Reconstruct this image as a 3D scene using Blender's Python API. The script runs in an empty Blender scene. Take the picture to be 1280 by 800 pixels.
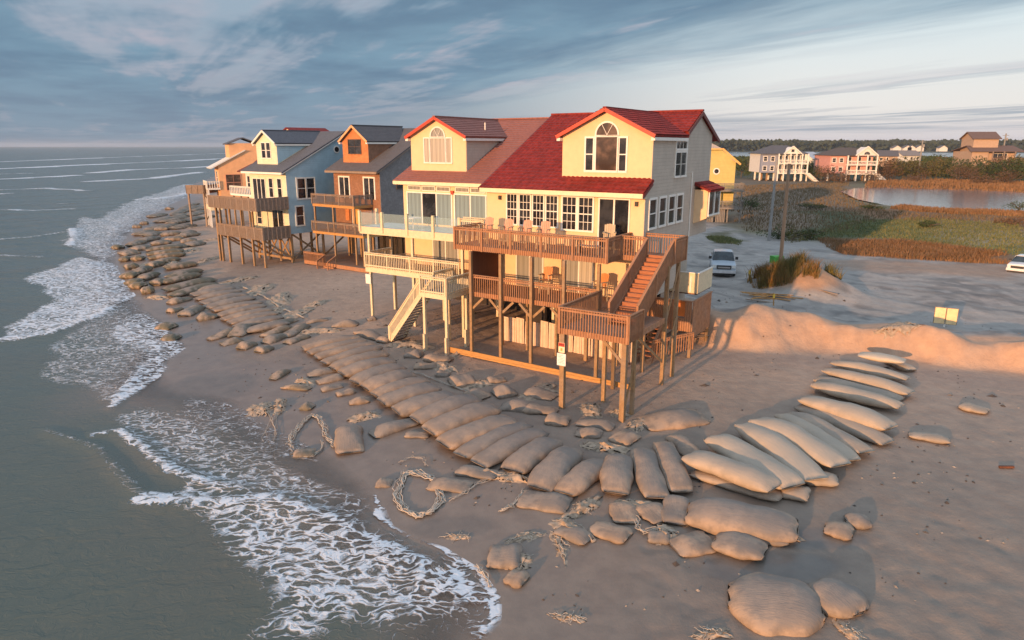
import bpy, math, random
import numpy as np
from mathutils import Vector, Matrix
R = math.radians
random.seed(7); rng = np.random.default_rng(7)
scene = bpy.context.scene
# ------------------------------------------------------------------ camera, world, sun, exposure
CF, CHOR, CH = 862.0, 182.2, 12.5
TH = math.atan((400-CHOR)/CF)
cam = bpy.data.cameras.new("camera"); cam.sensor_width = 36; cam.lens = CF/1280*36
cam.clip_start = 0.3; cam.clip_end = 20000
camo = bpy.data.objects.new("camera", cam); scene.collection.objects.link(camo)
camo.location = (0, 0, CH); camo.rotation_euler = (math.pi/2-TH, 0, 0)
scene.camera = camo
scene.view_settings.view_transform = 'Standard'; scene.view_settings.look = 'None'
scene.view_settings.exposure = 0.2; scene.view_settings.gamma = 1
SUN_AZ, SUN_EL = 216.0, 7.5      # compass-like: measured clockwise from +Y; the sun stands behind the camera, to the left
sd = Vector((math.sin(R(SUN_AZ))*math.cos(R(SUN_EL)), math.cos(R(SUN_AZ))*math.cos(R(SUN_EL)), math.sin(R(SUN_EL))))
sun = bpy.data.lights.new("sun", 'SUN'); sun.energy = 4.8; sun.angle = R(0.7); sun.color = (1.0, 0.53, 0.24)
suno = bpy.data.objects.new("sun", sun); scene.collection.objects.link(suno)
suno.rotation_euler = sd.to_track_quat('Z', 'Y').to_euler()
world = bpy.data.worlds.new("World"); scene.world = world; world.use_nodes = True

class NT:
    """small helper for writing node graphs"""
    def __init__(s, tree): s.t = tree; s.N = tree.nodes; s.L = tree.links
    def n(s, typ, **kw):
        nd = s.N.new(typ)
        for k, v in kw.items(): setattr(nd, k, v)
        return nd
    def put(s, sock, v):
        if hasattr(v, 'is_output') or isinstance(v, bpy.types.NodeSocket): s.L.new(v, sock)
        else:
            if isinstance(v, (tuple, list)) and len(v) == 3 and sock.type == 'RGBA': v = (*v, 1)
            sock.default_value = v
    def m(s, op, a, b=0.0, c=0.0, clamp=False):
        nd = s.n('ShaderNodeMath', operation=op, use_clamp=clamp)
        s.put(nd.inputs[0], a); s.put(nd.inputs[1], b); s.put(nd.inputs[2], c); return nd.outputs[0]
    def vm(s, op, a, b=(0, 0, 0)):
        nd = s.n('ShaderNodeVectorMath', operation=op); s.put(nd.inputs[0], a); s.put(nd.inputs[1], b)
        return nd.outputs['Value'] if op in ('DOT_PRODUCT', 'LENGTH') else nd.outputs[0]
    def mix(s, f, a, b, blend='MIX'):
        nd = s.n('ShaderNodeMix', data_type='RGBA', blend_type=blend); s.put(nd.inputs[0], f); s.put(nd.inputs[6], a); s.put(nd.inputs[7], b); return nd.outputs[2]
    def ss(s, x, a, b, lo=0.0, hi=1.0):
        nd = s.n('ShaderNodeMapRange', interpolation_type='SMOOTHSTEP'); s.put(nd.inputs[0], x); s.put(nd.inputs[1], a); s.put(nd.inputs[2], b); s.put(nd.inputs[3], lo); s.put(nd.inputs[4], hi); return nd.outputs[0]
    def noise(s, vec, scale, detail=3, rough=0.55, dist=0.0):
        nd = s.n('ShaderNodeTexNoise'); s.put(nd.inputs['Vector'], vec); s.put(nd.inputs['Scale'], scale)
        nd.inputs['Detail'].default_value = detail; nd.inputs['Roughness'].default_value = rough; nd.inputs['Distortion'].default_value = dist
        return nd.outputs[0]
    def comb(s, x, y, z):
        nd = s.n('ShaderNodeCombineXYZ'); s.put(nd.inputs[0], x); s.put(nd.inputs[1], y); s.put(nd.inputs[2], z); return nd.outputs[0]
    def scalev(s, v, k):
        nd = s.n('ShaderNodeMapping'); s.L.new(v, nd.inputs[0]); nd.inputs['Scale'].default_value = k; return nd.outputs[0]

def build_world():
    g = NT(world.node_tree); g.N.clear()
    out = g.n('ShaderNodeOutputWorld'); bg = g.n('ShaderNodeBackground')
    sky = g.n('ShaderNodeTexSky', sky_type='NISHITA', sun_disc=False)
    sky.sun_elevation = R(SUN_EL); sky.sun_rotation = R(SUN_AZ); sky.air_density = 1.0; sky.dust_density = 1.5; sky.ozone_density = 2.0
    tc = g.n('ShaderNodeTexCoord'); d = tc.outputs['Generated']
    sep = g.n('ShaderNodeSeparateXYZ'); g.L.new(d, sep.inputs[0])
    z = g.m('MAXIMUM', sep.outputs[2], 0.0)
    zz = g.m('ADD', z, 0.030)
    px = g.m('DIVIDE', sep.outputs[0], zz); py = g.m('DIVIDE', sep.outputs[1], zz)
    s_ = g.m('ADD', g.m('MULTIPLY', px, .88), g.m('MULTIPLY', py, .475))      # across the bands
    t_ = g.m('ADD', g.m('MULTIPLY', px, -.475), g.m('MULTIPLY', py, .88))     # along the bands
    V_ = lambda a, b, c: g.comb(g.m('MULTIPLY', s_, a), g.m('MULTIPLY', t_, b), c)
    big = g.noise(V_(.26, .06, 3.1), 1.0, 3, .5, .5)
    fine = g.noise(V_(.85, .17, 7.7), 1.0, 5, .6, .35)
    puff = g.noise(V_(.75, .5, 1.7), 1.0, 5, .6, .2)
    azx = g.m('DIVIDE', sep.outputs[0], g.m('MAXIMUM', g.vm('LENGTH', g.comb(sep.outputs[0], sep.outputs[1], 0.0)), .001))
    # cloud bank: everything left of a line through the sky, ragged edge, streaks beyond it
    edge = g.m('ADD', g.m('SUBTRACT', 5.0, s_), g.m('ADD', g.m('MULTIPLY', g.m('SUBTRACT', big, .5), 5.0), g.m('MULTIPLY', g.m('SUBTRACT', fine, .5), 5.5)))
    bank = g.ss(edge, -1.2, 2.0)
    streak = g.ss(g.m('ADD', g.m('MULTIPLY', big, .45), g.m('MULTIPLY', fine, .55)), .50, .62, 0, .85)
    low = g.ss(sep.outputs[2], .0, .05, .5, 1)
    band = g.m('MULTIPLY', g.m('MULTIPLY', g.ss(sep.outputs[2], .010, .022), g.ss(sep.outputs[2], .045, .026)), g.ss(g.noise(g.comb(g.m('MULTIPLY', azx, 2.2), g.m('MULTIPLY', z, 60.0), 2.0), 1.0, 4, .6), .40, .62, 0, .75))
    cover = g.m('MAXIMUM', bank, g.m('MAXIMUM', band, g.m('MULTIPLY', streak, low)))
    hole = g.ss(fine, .50, .66, 0, .7)
    cover = g.m('MULTIPLY', cover, g.m('SUBTRACT', 1.0, g.m('MULTIPLY', hole, g.ss(s_, -8.0, 4.0, .12, 1.0))))
    cloudc = g.mix(g.ss(g.m('ADD', g.m('MULTIPLY', puff, .6), g.m('MULTIPLY', big, .4)), .38, .62), (.125, .205, .295), (.185, .300, .395))
    cloudc = g.mix(g.m('MULTIPLY', g.ss(g.m('ADD', g.m('MULTIPLY', fine, .7), g.m('MULTIPLY', puff, .3)), .49, .63), g.m('MULTIPLY', 1.0, g.ss(s_, -6.0, 3.0, .22, .8))), cloudc, (.58, .47, .51))
    cloudc = g.mix(g.ss(sep.outputs[2], .12, .0, 0, .6), cloudc, (.21, .255, .32))
    # clear air: pale and warm at the horizon to the right, blue to the left
    right = g.ss(azx, -.2, .4)
    clear = g.mix(g.ss(sep.outputs[2], .0, .24), (.82, .77, .74), (.60, .76, .82))
    clear = g.mix(g.ss(sep.outputs[2], .0, .05, .6, 0), clear, (.58, .54, .60))
    blue = g.mix(g.ss(sep.outputs[2], .0, .2), (.25, .31, .39), (.16, .36, .48))
    clear = g.mix(right, blue, clear)
    nis = g.n('ShaderNodeMix', data_type='RGBA', blend_type='MULTIPLY'); nis.inputs[0].default_value = 1
    g.L.new(sky.outputs[0], nis.inputs[6]); nis.inputs[7].default_value = (.10, .10, .10, 1)
    air = g.mix(.12, clear, nis.outputs[2])
    col = g.mix(cover, air, cloudc)
    # the unseen sunrise side, behind the camera: sky texture brightened as added fill light
    back = g.ss(sep.outputs[1], .25, -.35)
    sunrise = g.mix(.62, nis.outputs[2], g.mix(g.ss(sep.outputs[2], .0, .35), (1.10, .96, .92), (.68, .86, 1.08)))
    col = g.mix(back, col, sunrise)
    # unseen sky above the frame: even pale blue, brightened as ambient fill
    col = g.mix(g.ss(sep.outputs[2], .30, .6), col, (.54, .67, .84))
    below = g.ss(sep.outputs[2], -.002, -.03)
    col = g.mix(below, col, (.12, .13, .14))
    g.L.new(col, bg.inputs[0]); bg.inputs[1].default_value = 1.0
    g.L.new(bg.outputs[0], out.inputs[0])
build_world()

# ------------------------------------------------------------------ picture point -> place in the world
def ray(u, v):
    a = (u-640)/CF; b = (v-400)/CF
    return np.array([a, math.cos(TH)-b*math.sin(TH), -math.sin(TH)-b*math.cos(TH)])
def GZ(u, v, z):
    r = ray(u, v); t = (z-CH)/r[2]; return np.array([r[0]*t, r[1]*t])
SEA = -0.8
shore_px = [(622,800),(621,745),(602,712),(562,682),(500,655),(484,628),(466,600),(420,570),(372,548),(330,520),(296,500),(262,492),(222,486),(205,470),(216,450),
            (236,432),(215,408),(190,393),(172,372),(152,345),(144,322),(152,306),(168,288),(192,268),(218,254),(246,242),(262,231),(284,222),(300,212),(340,203),(420,196),(600,189)]
shore = np.array([(9.0,-60.),(4.5,-8.),(1.2,6.),(-.1,12.)] + [tuple(GZ(u, v, SEA)) for u, v in shore_px] + [(900., 6000.)])
def seg_dist(x, y, P, W=None):
    """distance to polyline P, and (if W) the width value interpolated at the nearest point"""
    best = np.full(x.shape, 1e9); bw = np.zeros(x.shape)
    for i in range(len(P)-1):
        ax, ay = P[i]; bx, by = P[i+1]; dx, dy = bx-ax, by-ay; L2 = dx*dx+dy*dy+1e-9
        t = np.clip(((x-ax)*dx+(y-ay)*dy)/L2, 0, 1)
        d = np.hypot(x-ax-t*dx, y-ay-t*dy)
        k = d < best; best = np.where(k, d, best)
        if W is not None: bw = np.where(k, W[i]*(1-t)+W[i+1]*t, bw)
    return (best, bw) if W is not None else best
def inside(x, y, P):
    c = np.zeros(x.shape, bool); n = len(P)
    for i in range(n):
        x1, y1 = P[i]; x2, y2 = P[(i+1) % n]
        if y1 == y2: continue
        k = ((y1 > y) != (y2 > y)) & (x < (x2-x1)*(y-y1)/(y2-y1)+x1); c ^= k
    return c
land_poly = np.vstack([shore, [(9000, 6000), (9000, -60)]])
def shore_sd(x, y):
    d = seg_dist(x, y, shore); return np.where(inside(x, y, land_poly), d, -d)
def poly_sd(x, y, P):
    P = np.array(P); d = seg_dist(x, y, np.vstack([P, P[:1]])); return np.where(inside(x, y, P), d, -d)
# value noise on the plane
_tab = rng.random((256, 256))
def vnoise(x, y, s):
    x = x/s; y = y/s; xi = np.floor(x).astype(int); yi = np.floor(y).astype(int); fx = x-xi; fy = y-yi
    fx = fx*fx*(3-2*fx); fy = fy*fy*(3-2*fy)
    a = _tab[xi & 255, yi & 255]; b = _tab[(xi+1) & 255, yi & 255]; c = _tab[xi & 255, (yi+1) & 255]; d = _tab[(xi+1) & 255, (yi+1) & 255]
    return (a*(1-fx)+b*fx)*(1-fy)+(c*(1-fx)+d*fx)*fy-.5
def fbm(x, y, s, n=4):
    r = 0; a = 1
    for i in range(n): r = r+a*vnoise(x+17*i, y+31*i, s); a *= .5; s *= .5
    return r
def sstep(x, a, b):
    t = np.clip((x-a)/(b-a), 0, 1); return t*t*(3-2*t)
# foot of the sand scarp that separates beach and road
scarp = np.array([(-260,420),(-120,240),(-60,150),(-33,110),(-14,86),(-2,66),(6,55),(11.6,44.0),(12.7,42.0),(15.5,41.8),(18.,41.3),(20.6,40.5),(23.6,38.9),(28.7,36.7),(45,30),(90,12),(300,-60)])
scarp_poly = np.vstack([scarp, [(9000,-60),(9000,6000),(-260,6000)]])
pond_px = [(1064,240),(1080,236),(1120,234),(1180,236),(1290,241),(1360,246),(1380,262),(1290,265),(1230,263),(1170,260),(1120,256),(1085,249)]
POND_Z = 0.15
pond = np.array([GZ(u, v, POND_Z) for u, v in pond_px])
def height(x, y, fine=True):
    x = np.asarray(x, float); y = np.asarray(y, float)
    d = shore_sd(x, y); r = np.hypot(x, y)
    h = np.where(d > 0, -.8+.86*(1-np.exp(-np.maximum(d, 0)/10.)), -.8+np.maximum(d*.09, -3.5))
    e = np.where(inside(x, y, scarp_poly), 1, -1)*seg_dist(x, y, scarp) + (fbm(x, y, 3.2, 3)*1.2+fbm(x+9, y, 1.1, 2)*.5)
    right = sstep(x-(y-44)*.0, 9.5, 13.5)
    crest = (.55+1.05*right)*(1+.75*vnoise(x+3, y, 2.8))
    up = sstep(e, 0, 3.0-1.1*right)*crest
    down = -sstep(e, 3.0, 8.5)*(crest-.35)*right
    h = h+up+down*1.0
    h = h+right*sstep(e, .2, 1.2)*(1-sstep(e, 2.6, 4.0))*(.36*fbm(x, y, 1.5, 3))
    # low swell left of the near house
    h = h+.45*np.exp(-(((x+9.5)/6.)**2+((y-53)/7.)**2))
    # dune mound by the road
    h = h+2.2*np.exp(-((((x-MC[0])*.9+(y-MC[1])*.2)**2/9.5)**1.3+((y-MC[1])/3.0)**2))*(1+.25*fbm(x, y, 1.5, 3))
    h = h+np.where(d > 6, .10*sstep(r, 60, 90)*fbm(x, y, 9, 3), 0)
    pd = poly_sd(x, y, pond)
    h = h-.9*sstep(pd, -5.5, -1.0)*(r > 60)
    rdm = np.clip((110-r)/30, 0, 1)*sstep(e, 4, 7); h = h+rdm*(.16*fbm(x, y, 4., 4)+.10*fbm(x+7, y, 1.2, 2))
    h = np.where((r > 850) & (x > -200) & (d > 150), h-1.2*sstep(r, 850, 950)*(1-sstep(r, 1480, 1560)), h)
    if fine:
        k = np.clip((70-r)/30, 0, 1)*sstep(d, 1.0, 7.0)
        foot = sstep(fbm(x, y, 9., 2), -.25, .25)
        h = h+k*(.045*fbm(x, y, 1.6, 3)+.11*foot*np.minimum(fbm(x+5, y, .6, 2), .08))
        h = h+np.clip((45-r)/20, 0, 1)*.05*fbm(x, y, 5., 3)
    return h
MC = (25.0, 58.0)
def H1(x, y, fine=False): return float(height(np.array([x]), np.array([y]), fine)[0])
def G(u, v, up=0.0):
    """where the line of sight through picture point (u, v) meets the ground (raised by up)"""
    z = 0.0
    for i in range(10):
        p = GZ(u, v, z+up); z = .5*z+.5*H1(p[0], p[1])
    return float(p[0]), float(p[1]), z

# ------------------------------------------------------------------ objects, tags, mesh builder
ORD = ['first','second','third','fourth','fifth','sixth','seventh','eighth','ninth','tenth','eleventh','twelfth','thirteenth','fourteenth','fifteenth','sixteenth','seventeenth','eighteenth','nineteenth','twentieth',
       'twenty-first','twenty-second','twenty-third','twenty-fourth','twenty-fifth','twenty-sixth','twenty-seventh','twenty-eighth','twenty-ninth','thirtieth']
def tag(o, label=None, cat=None, group=None, kind=None):
    if label: o['label'] = label
    if cat: o['category'] = cat
    if group: o['group'] = group
    if kind: o['kind'] = kind
    return o
def empty(name, loc=(0,0,0), rz=0.0, label=None, cat=None, group=None):
    o = bpy.data.objects.new(name, None); scene.collection.objects.link(o); o.location = loc; o.rotation_euler = (0, 0, rz); o.empty_display_size = .3
    return tag(o, label, cat, group)
def copy_tree(o, parent=None):
    c = o.copy(); scene.collection.objects.link(c); c.parent = parent
    for ch in list(o.children): copy_tree(ch, c)
    return c
class MB:
    def __init__(s): s.v = []; s.f = []
    def add(s, vs, fs):
        k = len(s.v); s.v += [tuple(map(float, q)) for q in vs]; s.f += [tuple(i+k for i in f) for f in fs]; return s
    def box(s, x0, x1, y0, y1, z0, z1):
        return s.add([(x0,y0,z0),(x1,y0,z0),(x1,y1,z0),(x0,y1,z0),(x0,y0,z1),(x1,y0,z1),(x1,y1,z1),(x0,y1,z1)],
              [(0,3,2,1),(4,5,6,7),(0,1,5,4),(1,2,6,5),(2,3,7,6),(3,0,4,7)])
    def beam(s, p, q, w=.1, h=.1, up=(0,0,1)):
        p = Vector(p); q = Vector(q); d = (q-p).normalized(); u = Vector(up)
        a = d.cross(u)
        if a.length < 1e-4: a = Vector((1,0,0))
        a.normalize(); b = a.cross(d).normalized(); a *= w/2; b *= h/2
        return s.add([p-a-b,p+a-b,p+a+b,p-a+b,q-a-b,q+a-b,q+a+b,q-a+b],[(0,1,2,3),(7,6,5,4),(0,4,5,1),(1,5,6,2),(2,6,7,3),(3,7,4,0)])
    def tube(s, pts, r, n=8, cap=True):
        pts = [Vector(p) for p in pts]; k0 = len(s.v); m = len(pts)
        rr = r if isinstance(r, (list, tuple)) else [r]*m
        for i, p in enumerate(pts):
            d = (pts[min(i+1,m-1)]-pts[max(i-1,0)]).normalized()
            a = d.cross(Vector((0,0,1)) if abs(d.z) < .95 else Vector((0,1,0))).normalized(); b = a.cross(d)
            for j in range(n):
                t = 2*math.pi*j/n; q = p+(a*math.cos(t)+b*math.sin(t))*rr[i]; s.v.append((q.x,q.y,q.z))
        for i in range(m-1):
            for j in range(n):
                a0 = k0+i*n+j; a1 = k0+i*n+(j+1)%n; s.f.append((a0,a1,a1+n,a0+n))
        if cap: s.f.append(tuple(k0+j for j in range(n))[::-1]); s.f.append(tuple(k0+(m-1)*n+j for j in range(n)))
        return s
    def prism(s, poly, axis, a0, a1):
        """poly: 2D points; axis 'x': (y,z) pairs swept over x; 'y': (x,z) pairs swept over y; 'z': (x,y) pairs swept over z"""
        n = len(poly)
        f = {'x': lambda p, a: (a, p[0], p[1]), 'y': lambda p, a: (p[0], a, p[1]), 'z': lambda p, a: (p[0], p[1], a)}[axis]
        return s.add([f(p, a0) for p in poly]+[f(p, a1) for p in poly], [tuple(range(n))[::-1], tuple(range(n, 2*n))]+[(i, (i+1)%n, (i+1)%n+n, i+n) for i in range(n)])
    def slab(s, q, t):
        """quad q (4 points, upper face) with thickness t downwards along its normal"""
        q = [Vector(p) for p in q]; n = (q[1]-q[0]).cross(q[3]-q[0]).normalized()
        if n.z < 0: n = -n
        return s.add(q+[p-n*t for p in q], [(0,1,2,3),(7,6,5,4),(0,4,5,1),(1,5,6,2),(2,6,7,3),(3,7,4,0)])
    def build(s, name, mat, parent=None, smooth=False, uvs=None):
        me = bpy.data.meshes.new(name); me.from_pydata(s.v, [], s.f); me.materials.append(mat); me.validate(); me.update()
        fix_normals(me)
        if smooth: me.polygons.foreach_set('use_smooth', [True]*len(me.polygons))
        o = bpy.data.objects.new(name, me); scene.collection.objects.link(o); o.parent = parent; return o
import bmesh
def fix_normals(me):
    bm = bmesh.new(); bm.from_mesh(me); bmesh.ops.recalc_face_normals(bm, faces=bm.faces); bm.to_mesh(me); bm.free()

# ------------------------------------------------------------------ materials
MATS = {}
def newmat(name):
    m = bpy.data.materials.new(name); m.use_nodes = True; g = NT(m.node_tree); p = g.N['Principled BSDF']; MATS[name] = m; return m, g, p
def plain(name, col, rough=.7, var=.12, scale=3., bump=.0, bscale=20., metal=0., spec=.5, stretch=(1,1,1), var2=0.0):
    m, g, p = newmat(name); tc = g.n('ShaderNodeTexCoord'); v = g.scalev(tc.outputs['Object'], stretch)
    n = g.noise(v, scale, 4, .6)
    lo = tuple(c*(1-var) for c in col); hi = tuple(min(1, c*(1+var)) for c in col)
    c = g.mix(g.ss(n, .3, .7), lo, hi)
    if var2:
        n2 = g.noise(v, scale*.13, 2, .5); c = g.mix(g.m('MULTIPLY', g.ss(n2, .45, .75), var2), c, tuple(k*.6 for k in col))
    g.L.new(c, p.inputs['Base Color']); p.inputs['Roughness'].default_value = rough; p.inputs['Metallic'].default_value = metal
    p.inputs['Specular IOR Level'].default_value = spec
    if bump:
        b = g.n('ShaderNodeBump'); b.inputs['Strength'].default_value = bump; b.inputs['Distance'].default_value = .02
        g.L.new(g.noise(v, bscale, 4, .6), b.inputs['Height']); g.L.new(b.outputs[0], p.inputs['Normal'])
    return m
def wood(name, col, seam_axis='x', board=.14, rough=.75, grey=.25):
    m, g, p = newmat(name); tc = g.n('ShaderNodeTexCoord'); sep = g.n('ShaderNodeSeparateXYZ'); g.L.new(tc.outputs['Object'], sep.inputs[0])
    ax = {'x': 0, 'y': 1, 'z': 2}[seam_axis]; o = [i for i in range(3) if i != ax]
    q = g.m('DIVIDE', sep.outputs[ax], board); cell = g.m('FLOOR', q); fr = g.m('FRACT', q)
    wn = g.n('ShaderNodeTexWhiteNoise', noise_dimensions='1D'); g.L.new(cell, wn.inputs['W'])
    st = [1.5, 1.5, 1.5]; st[ax] = 14
    gr = g.noise(g.scalev(tc.outputs['Object'], tuple(st)), 3.0, 4, .65)
    big = g.noise(tc.outputs['Object'], .9, 3, .6)
    c = g.mix(g.ss(gr, .25, .75), tuple(k*.72 for k in col), tuple(min(1, k*1.25) for k in col))
    c = g.mix(g.m('MULTIPLY', wn.outputs[0], .35), c, tuple(k*.6 for k in col))
    c = g.mix(g.ss(big, .4, .75, 0, grey), c, (.27, .23, .20))
    seam = g.ss(g.m('ABSOLUTE', g.m('SUBTRACT', fr, .5)), .455, .49)
    c = g.mix(g.m('MULTIPLY', seam, .7), c, tuple(k*.25 for k in col))
    g.L.new(c, p.inputs['Base Color']); p.inputs['Roughness'].default_value = rough; p.inputs['Specular IOR Level'].default_value = .25
    b = g.n('ShaderNodeBump'); b.inputs['Strength'].default_value = .4; b.inputs['Distance'].default_value = .01
    g.L.new(g.m('SUBTRACT', gr, seam), b.inputs['Height']); g.L.new(b.outputs[0], p.inputs['Normal'])
    return m
def siding(name, col, board=.18, var=.06, rough=.7, shingle=False):
    m, g, p = newmat(name); tc = g.n('ShaderNodeTexCoord'); sep = g.n('ShaderNodeSeparateXYZ'); g.L.new(tc.outputs['Object'], sep.inputs[0])
    q = g.m('DIVIDE', sep.outputs[2], board); fr = g.m('FRACT', q); cell = g.m('FLOOR', q)
    n = g.noise(tc.outputs['Object'], 1.3, 4, .6)
    streak = g.noise(g.scalev(tc.outputs['Object'], (5, 5, .5)), 1.5, 3, .6)
    c = g.mix(g.ss(n, .3, .7), tuple(k*(1-var) for k in col), tuple(min(1, k*(1+var)) for k in col))
    c = g.mix(g.ss(streak, .5, .8, 0, .22), c, tuple(k*.62 for k in col))
    if shingle:
        xy = g.m('ADD', sep.outputs[0], sep.outputs[1]); cx = g.m('FLOOR', g.m('DIVIDE', g.m('ADD', xy, g.m('MULTIPLY', cell, .11)), .16))
        wn = g.n('ShaderNodeTexWhiteNoise', noise_dimensions='2D'); g.L.new(g.comb(cx, cell, 0.0), wn.inputs['Vector'])
        c = g.mix(g.m('MULTIPLY', wn.outputs[0], .5), c, tuple(k*.55 for k in col))
    line = g.ss(fr, .0, .09, 1, 0)
    c = g.mix(g.m('MULTIPLY', line, .35), c, tuple(k*.5 for k in col))
    g.L.new(c, p.inputs['Base Color']); p.inputs['Roughness'].default_value = rough; p.inputs['Specular IOR Level'].default_value = .25
    b = g.n('ShaderNodeBump'); b.inputs['Strength'].default_value = .6; b.inputs['Distance'].default_value = .02
    g.L.new(g.m('ADD', g.m('SUBTRACT', 1.0, fr), g.m('MULTIPLY', n, .3)), b.inputs['Height']); g.L.new(b.outputs[0], p.inputs['Normal'])
    return m
def glassmat(name, col, rough=.06):
    m, g, p = newmat(name); tc = g.n('ShaderNodeTexCoord')
    n = g.noise(tc.outputs['Object'], 1.1, 3, .6); c = g.mix(g.ss(n, .4, .65), tuple(k*.5 for k in col), tuple(k*1.5 for k in col))
    g.L.new(c, p.inputs['Base Color']); p.inputs['Roughness'].default_value = rough; p.inputs['Specular IOR Level'].default_value = .7
    b = g.n('ShaderNodeBump'); b.inputs['Strength'].default_value = .12; b.inputs['Distance'].default_value = .05
    g.L.new(g.noise(tc.outputs['Object'], .8, 1, .5), b.inputs['Height']); g.L.new(b.outputs[0], p.inputs['Normal'])
    return m
def curtain(name, col):
    m, g, p = newmat(name); tc = g.n('ShaderNodeTexCoord'); sep = g.n('ShaderNodeSeparateXYZ'); g.L.new(tc.outputs['Object'], sep.inputs[0])
    w = g.m('SINE', g.m('MULTIPLY', g.m('ADD', sep.outputs[0], sep.outputs[1]), 42.0))
    w2 = g.m('SINE', g.m('MULTIPLY', g.m('ADD', sep.outputs[0], sep.outputs[1]), 17.0))
    f = g.m('ADD', g.m('MULTIPLY', w, .25), g.m('ADD', g.m('MULTIPLY', w2, .25), .5))
    c = g.mix(f, tuple(k*.55 for k in col), col); g.L.new(c, p.inputs['Base Color']); p.inputs['Roughness'].default_value = .5
    p.inputs['Coat Weight'].default_value = 1; p.inputs['Coat Roughness'].default_value = .05
    return m
cream = plain('cream_stucco', (.78, .555, .33), .85, .04, 2.5, .25, 60, var2=.10)
shadetaupe = siding('shaded_taupe_siding', (.48, .415, .34), .2)  # greyer copy of the cream for side walls, their shade put into the colour
cream2 = siding('pale_cream_siding', (.72, .68, .50), .2)
trimw = plain('white_paint', (.78, .75, .68), .5, .04, 5)
trimc = plain('cream_paint', (.76, .66, .44), .55, .05, 5)
redroof = plain('red_tile', (.225, .028, .022), .68, .28, 3, .15, 30, var2=.4, spec=.2)
redtrim = plain('red_paint', (.50, .06, .03), .5, .12, 4)
brownroof = plain('brown_tile', (.27, .105, .080), .75, .16, 6, .3, 40, var2=.25)
greyroof = plain('grey_shingle', (.105, .100, .105), .85, .22, 9, .4, 50, var2=.25)
bluegrey_roof = plain('slate_shingle', (.10, .11, .13), .85, .22, 9, .4, 50, var2=.2)
deckwood = wood('red_brown_wood', (.42, .205, .105), 'x', .14)
deckfloor = wood('deck_boards', (.30, .17, .11), 'y', .14)
stairwood = wood('stair_wood', (.42, .17, .085), 'z', .5, grey=.1)
postwood = wood('treated_post_wood', (.36, .22, .11), 'y', .5, grey=.5)
oldwood = wood('weathered_wood', (.30, .22, .165), 'x', .14, grey=.6)
greywood = wood('grey_wood', (.24, .225, .205), 'x', .14, grey=.7)
darkpanel = wood('dark_stained_boards', (.15, .060, .035), 'y', .2, grey=.05)
beamwood = wood('fresh_beam_wood', (.52, .27, .09), 'z', .3, grey=.1)
creamwood = plain('cream_painted_wood', (.70, .58, .38), .6, .08, 5, .1, 40)
bluesiding = siding('blue_siding', (.36, .51, .58), .2)
orangeshingle = siding('orange_shingle', (.60, .23, .09), .14, .1, shingle=True)
brownshingle = siding('brown_shingle', (.30, .155, .095), .14, .12, shingle=True)
greyshingle = siding('grey_shingle_wall', (.22, .22, .225), .14, .12, shingle=True)
peach = siding('peach_siding', (.75, .42, .22), .2)
white_siding = siding('white_siding', (.72, .70, .64), .2)
bluegrey_siding = siding('blue_grey_siding', (.25, .28, .36), .25)
pinksiding = siding('pink_siding', (.66, .34, .29), .25)
tansiding = siding('tan_siding', (.46, .33, .24), .25)
yellowsiding = siding('yellow_siding', (.56, .46, .17), .25)
glass = glassmat('window_glass', (.030, .030, .033))
glassw = glassmat('warm_window_glass', (.10, .06, .04))
bluecurt = curtain('blue_curtain', (.24, .33, .35))
whitecurt = curtain('white_blind', (.52, .47, .38))
greycurt = curtain('grey_curtain', (.33, .32, .28))
concrete = plain('concrete', (.33, .31, .29), .9, .1, 3, .3, 30)
black = plain('black_plastic', (.02, .02, .022), .5, .1)
aqua = plain('pale_blue_deck', (.36, .50, .55), .35, .1, 2)
darkvoid = plain('underhouse_shade', (.045, .035, .03), .9, .2)  # near-black: the deep shade under the houses put into the colour

def sandbag_mat():
    m, g, p = newmat('sandbag_fabric'); tc = g.n('ShaderNodeTexCoord'); oi = g.n('ShaderNodeObjectInfo'); ge = g.n('ShaderNodeNewGeometry')
    co = tc.outputs['Object']; n = g.noise(co, 1.4, 5, .6); n2 = g.noise(co, 6, 4, .6); rnd = oi.outputs['Random']
    a = g.mix(rnd, (.40, .285, .20), (.30, .24, .19)); b = g.mix(rnd, (.25, .185, .135), (.19, .16, .135))
    c = g.mix(g.ss(n, .38, .62), a, b)
    c = g.mix(g.ss(n2, .52, .70, 0, .4), c, (.20, .16, .13))
    nz = g.n('ShaderNodeSeparateXYZ'); g.L.new(co, nz.inputs[0]); c = g.mix(g.ss(g.m('ADD', nz.outputs[2], g.m('MULTIPLY', g.m('SUBTRACT', n, .5), .5)), .12, .32, 0, .55), c, (.245, .215, .19))
    at = g.n('ShaderNodeAttribute', attribute_type='OBJECT', attribute_name='moss')
    c = g.mix(g.m('MULTIPLY', at.outputs['Fac'], g.ss(n, .40, .56)), c, (.075, .080, .040))
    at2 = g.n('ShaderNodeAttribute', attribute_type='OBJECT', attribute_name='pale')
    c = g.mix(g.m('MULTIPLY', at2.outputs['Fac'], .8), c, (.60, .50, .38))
    g.L.new(c, p.inputs['Base Color']); p.inputs['Roughness'].default_value = .8; p.inputs['Specular IOR Level'].default_value = .3
    bu = g.n('ShaderNodeBump'); bu.inputs['Strength'].default_value = .55; bu.inputs['Distance'].default_value = .04
    st = g.noise(g.scalev(co, (1.0, 5.0, 1.0)), 3.0, 4, .65)
    g.L.new(g.m('ADD', g.m('MULTIPLY', st, 1.2), g.m('MULTIPLY', g.noise(co, 45, 2, .6), .18)), bu.inputs['Height']); g.L.new(bu.outputs[0], p.inputs['Normal'])
    return m
bagmat = sandbag_mat()
tattermat = plain('torn_fabric', (.36, .27, .19), .85, .3, 4, .4, 25)
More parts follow.
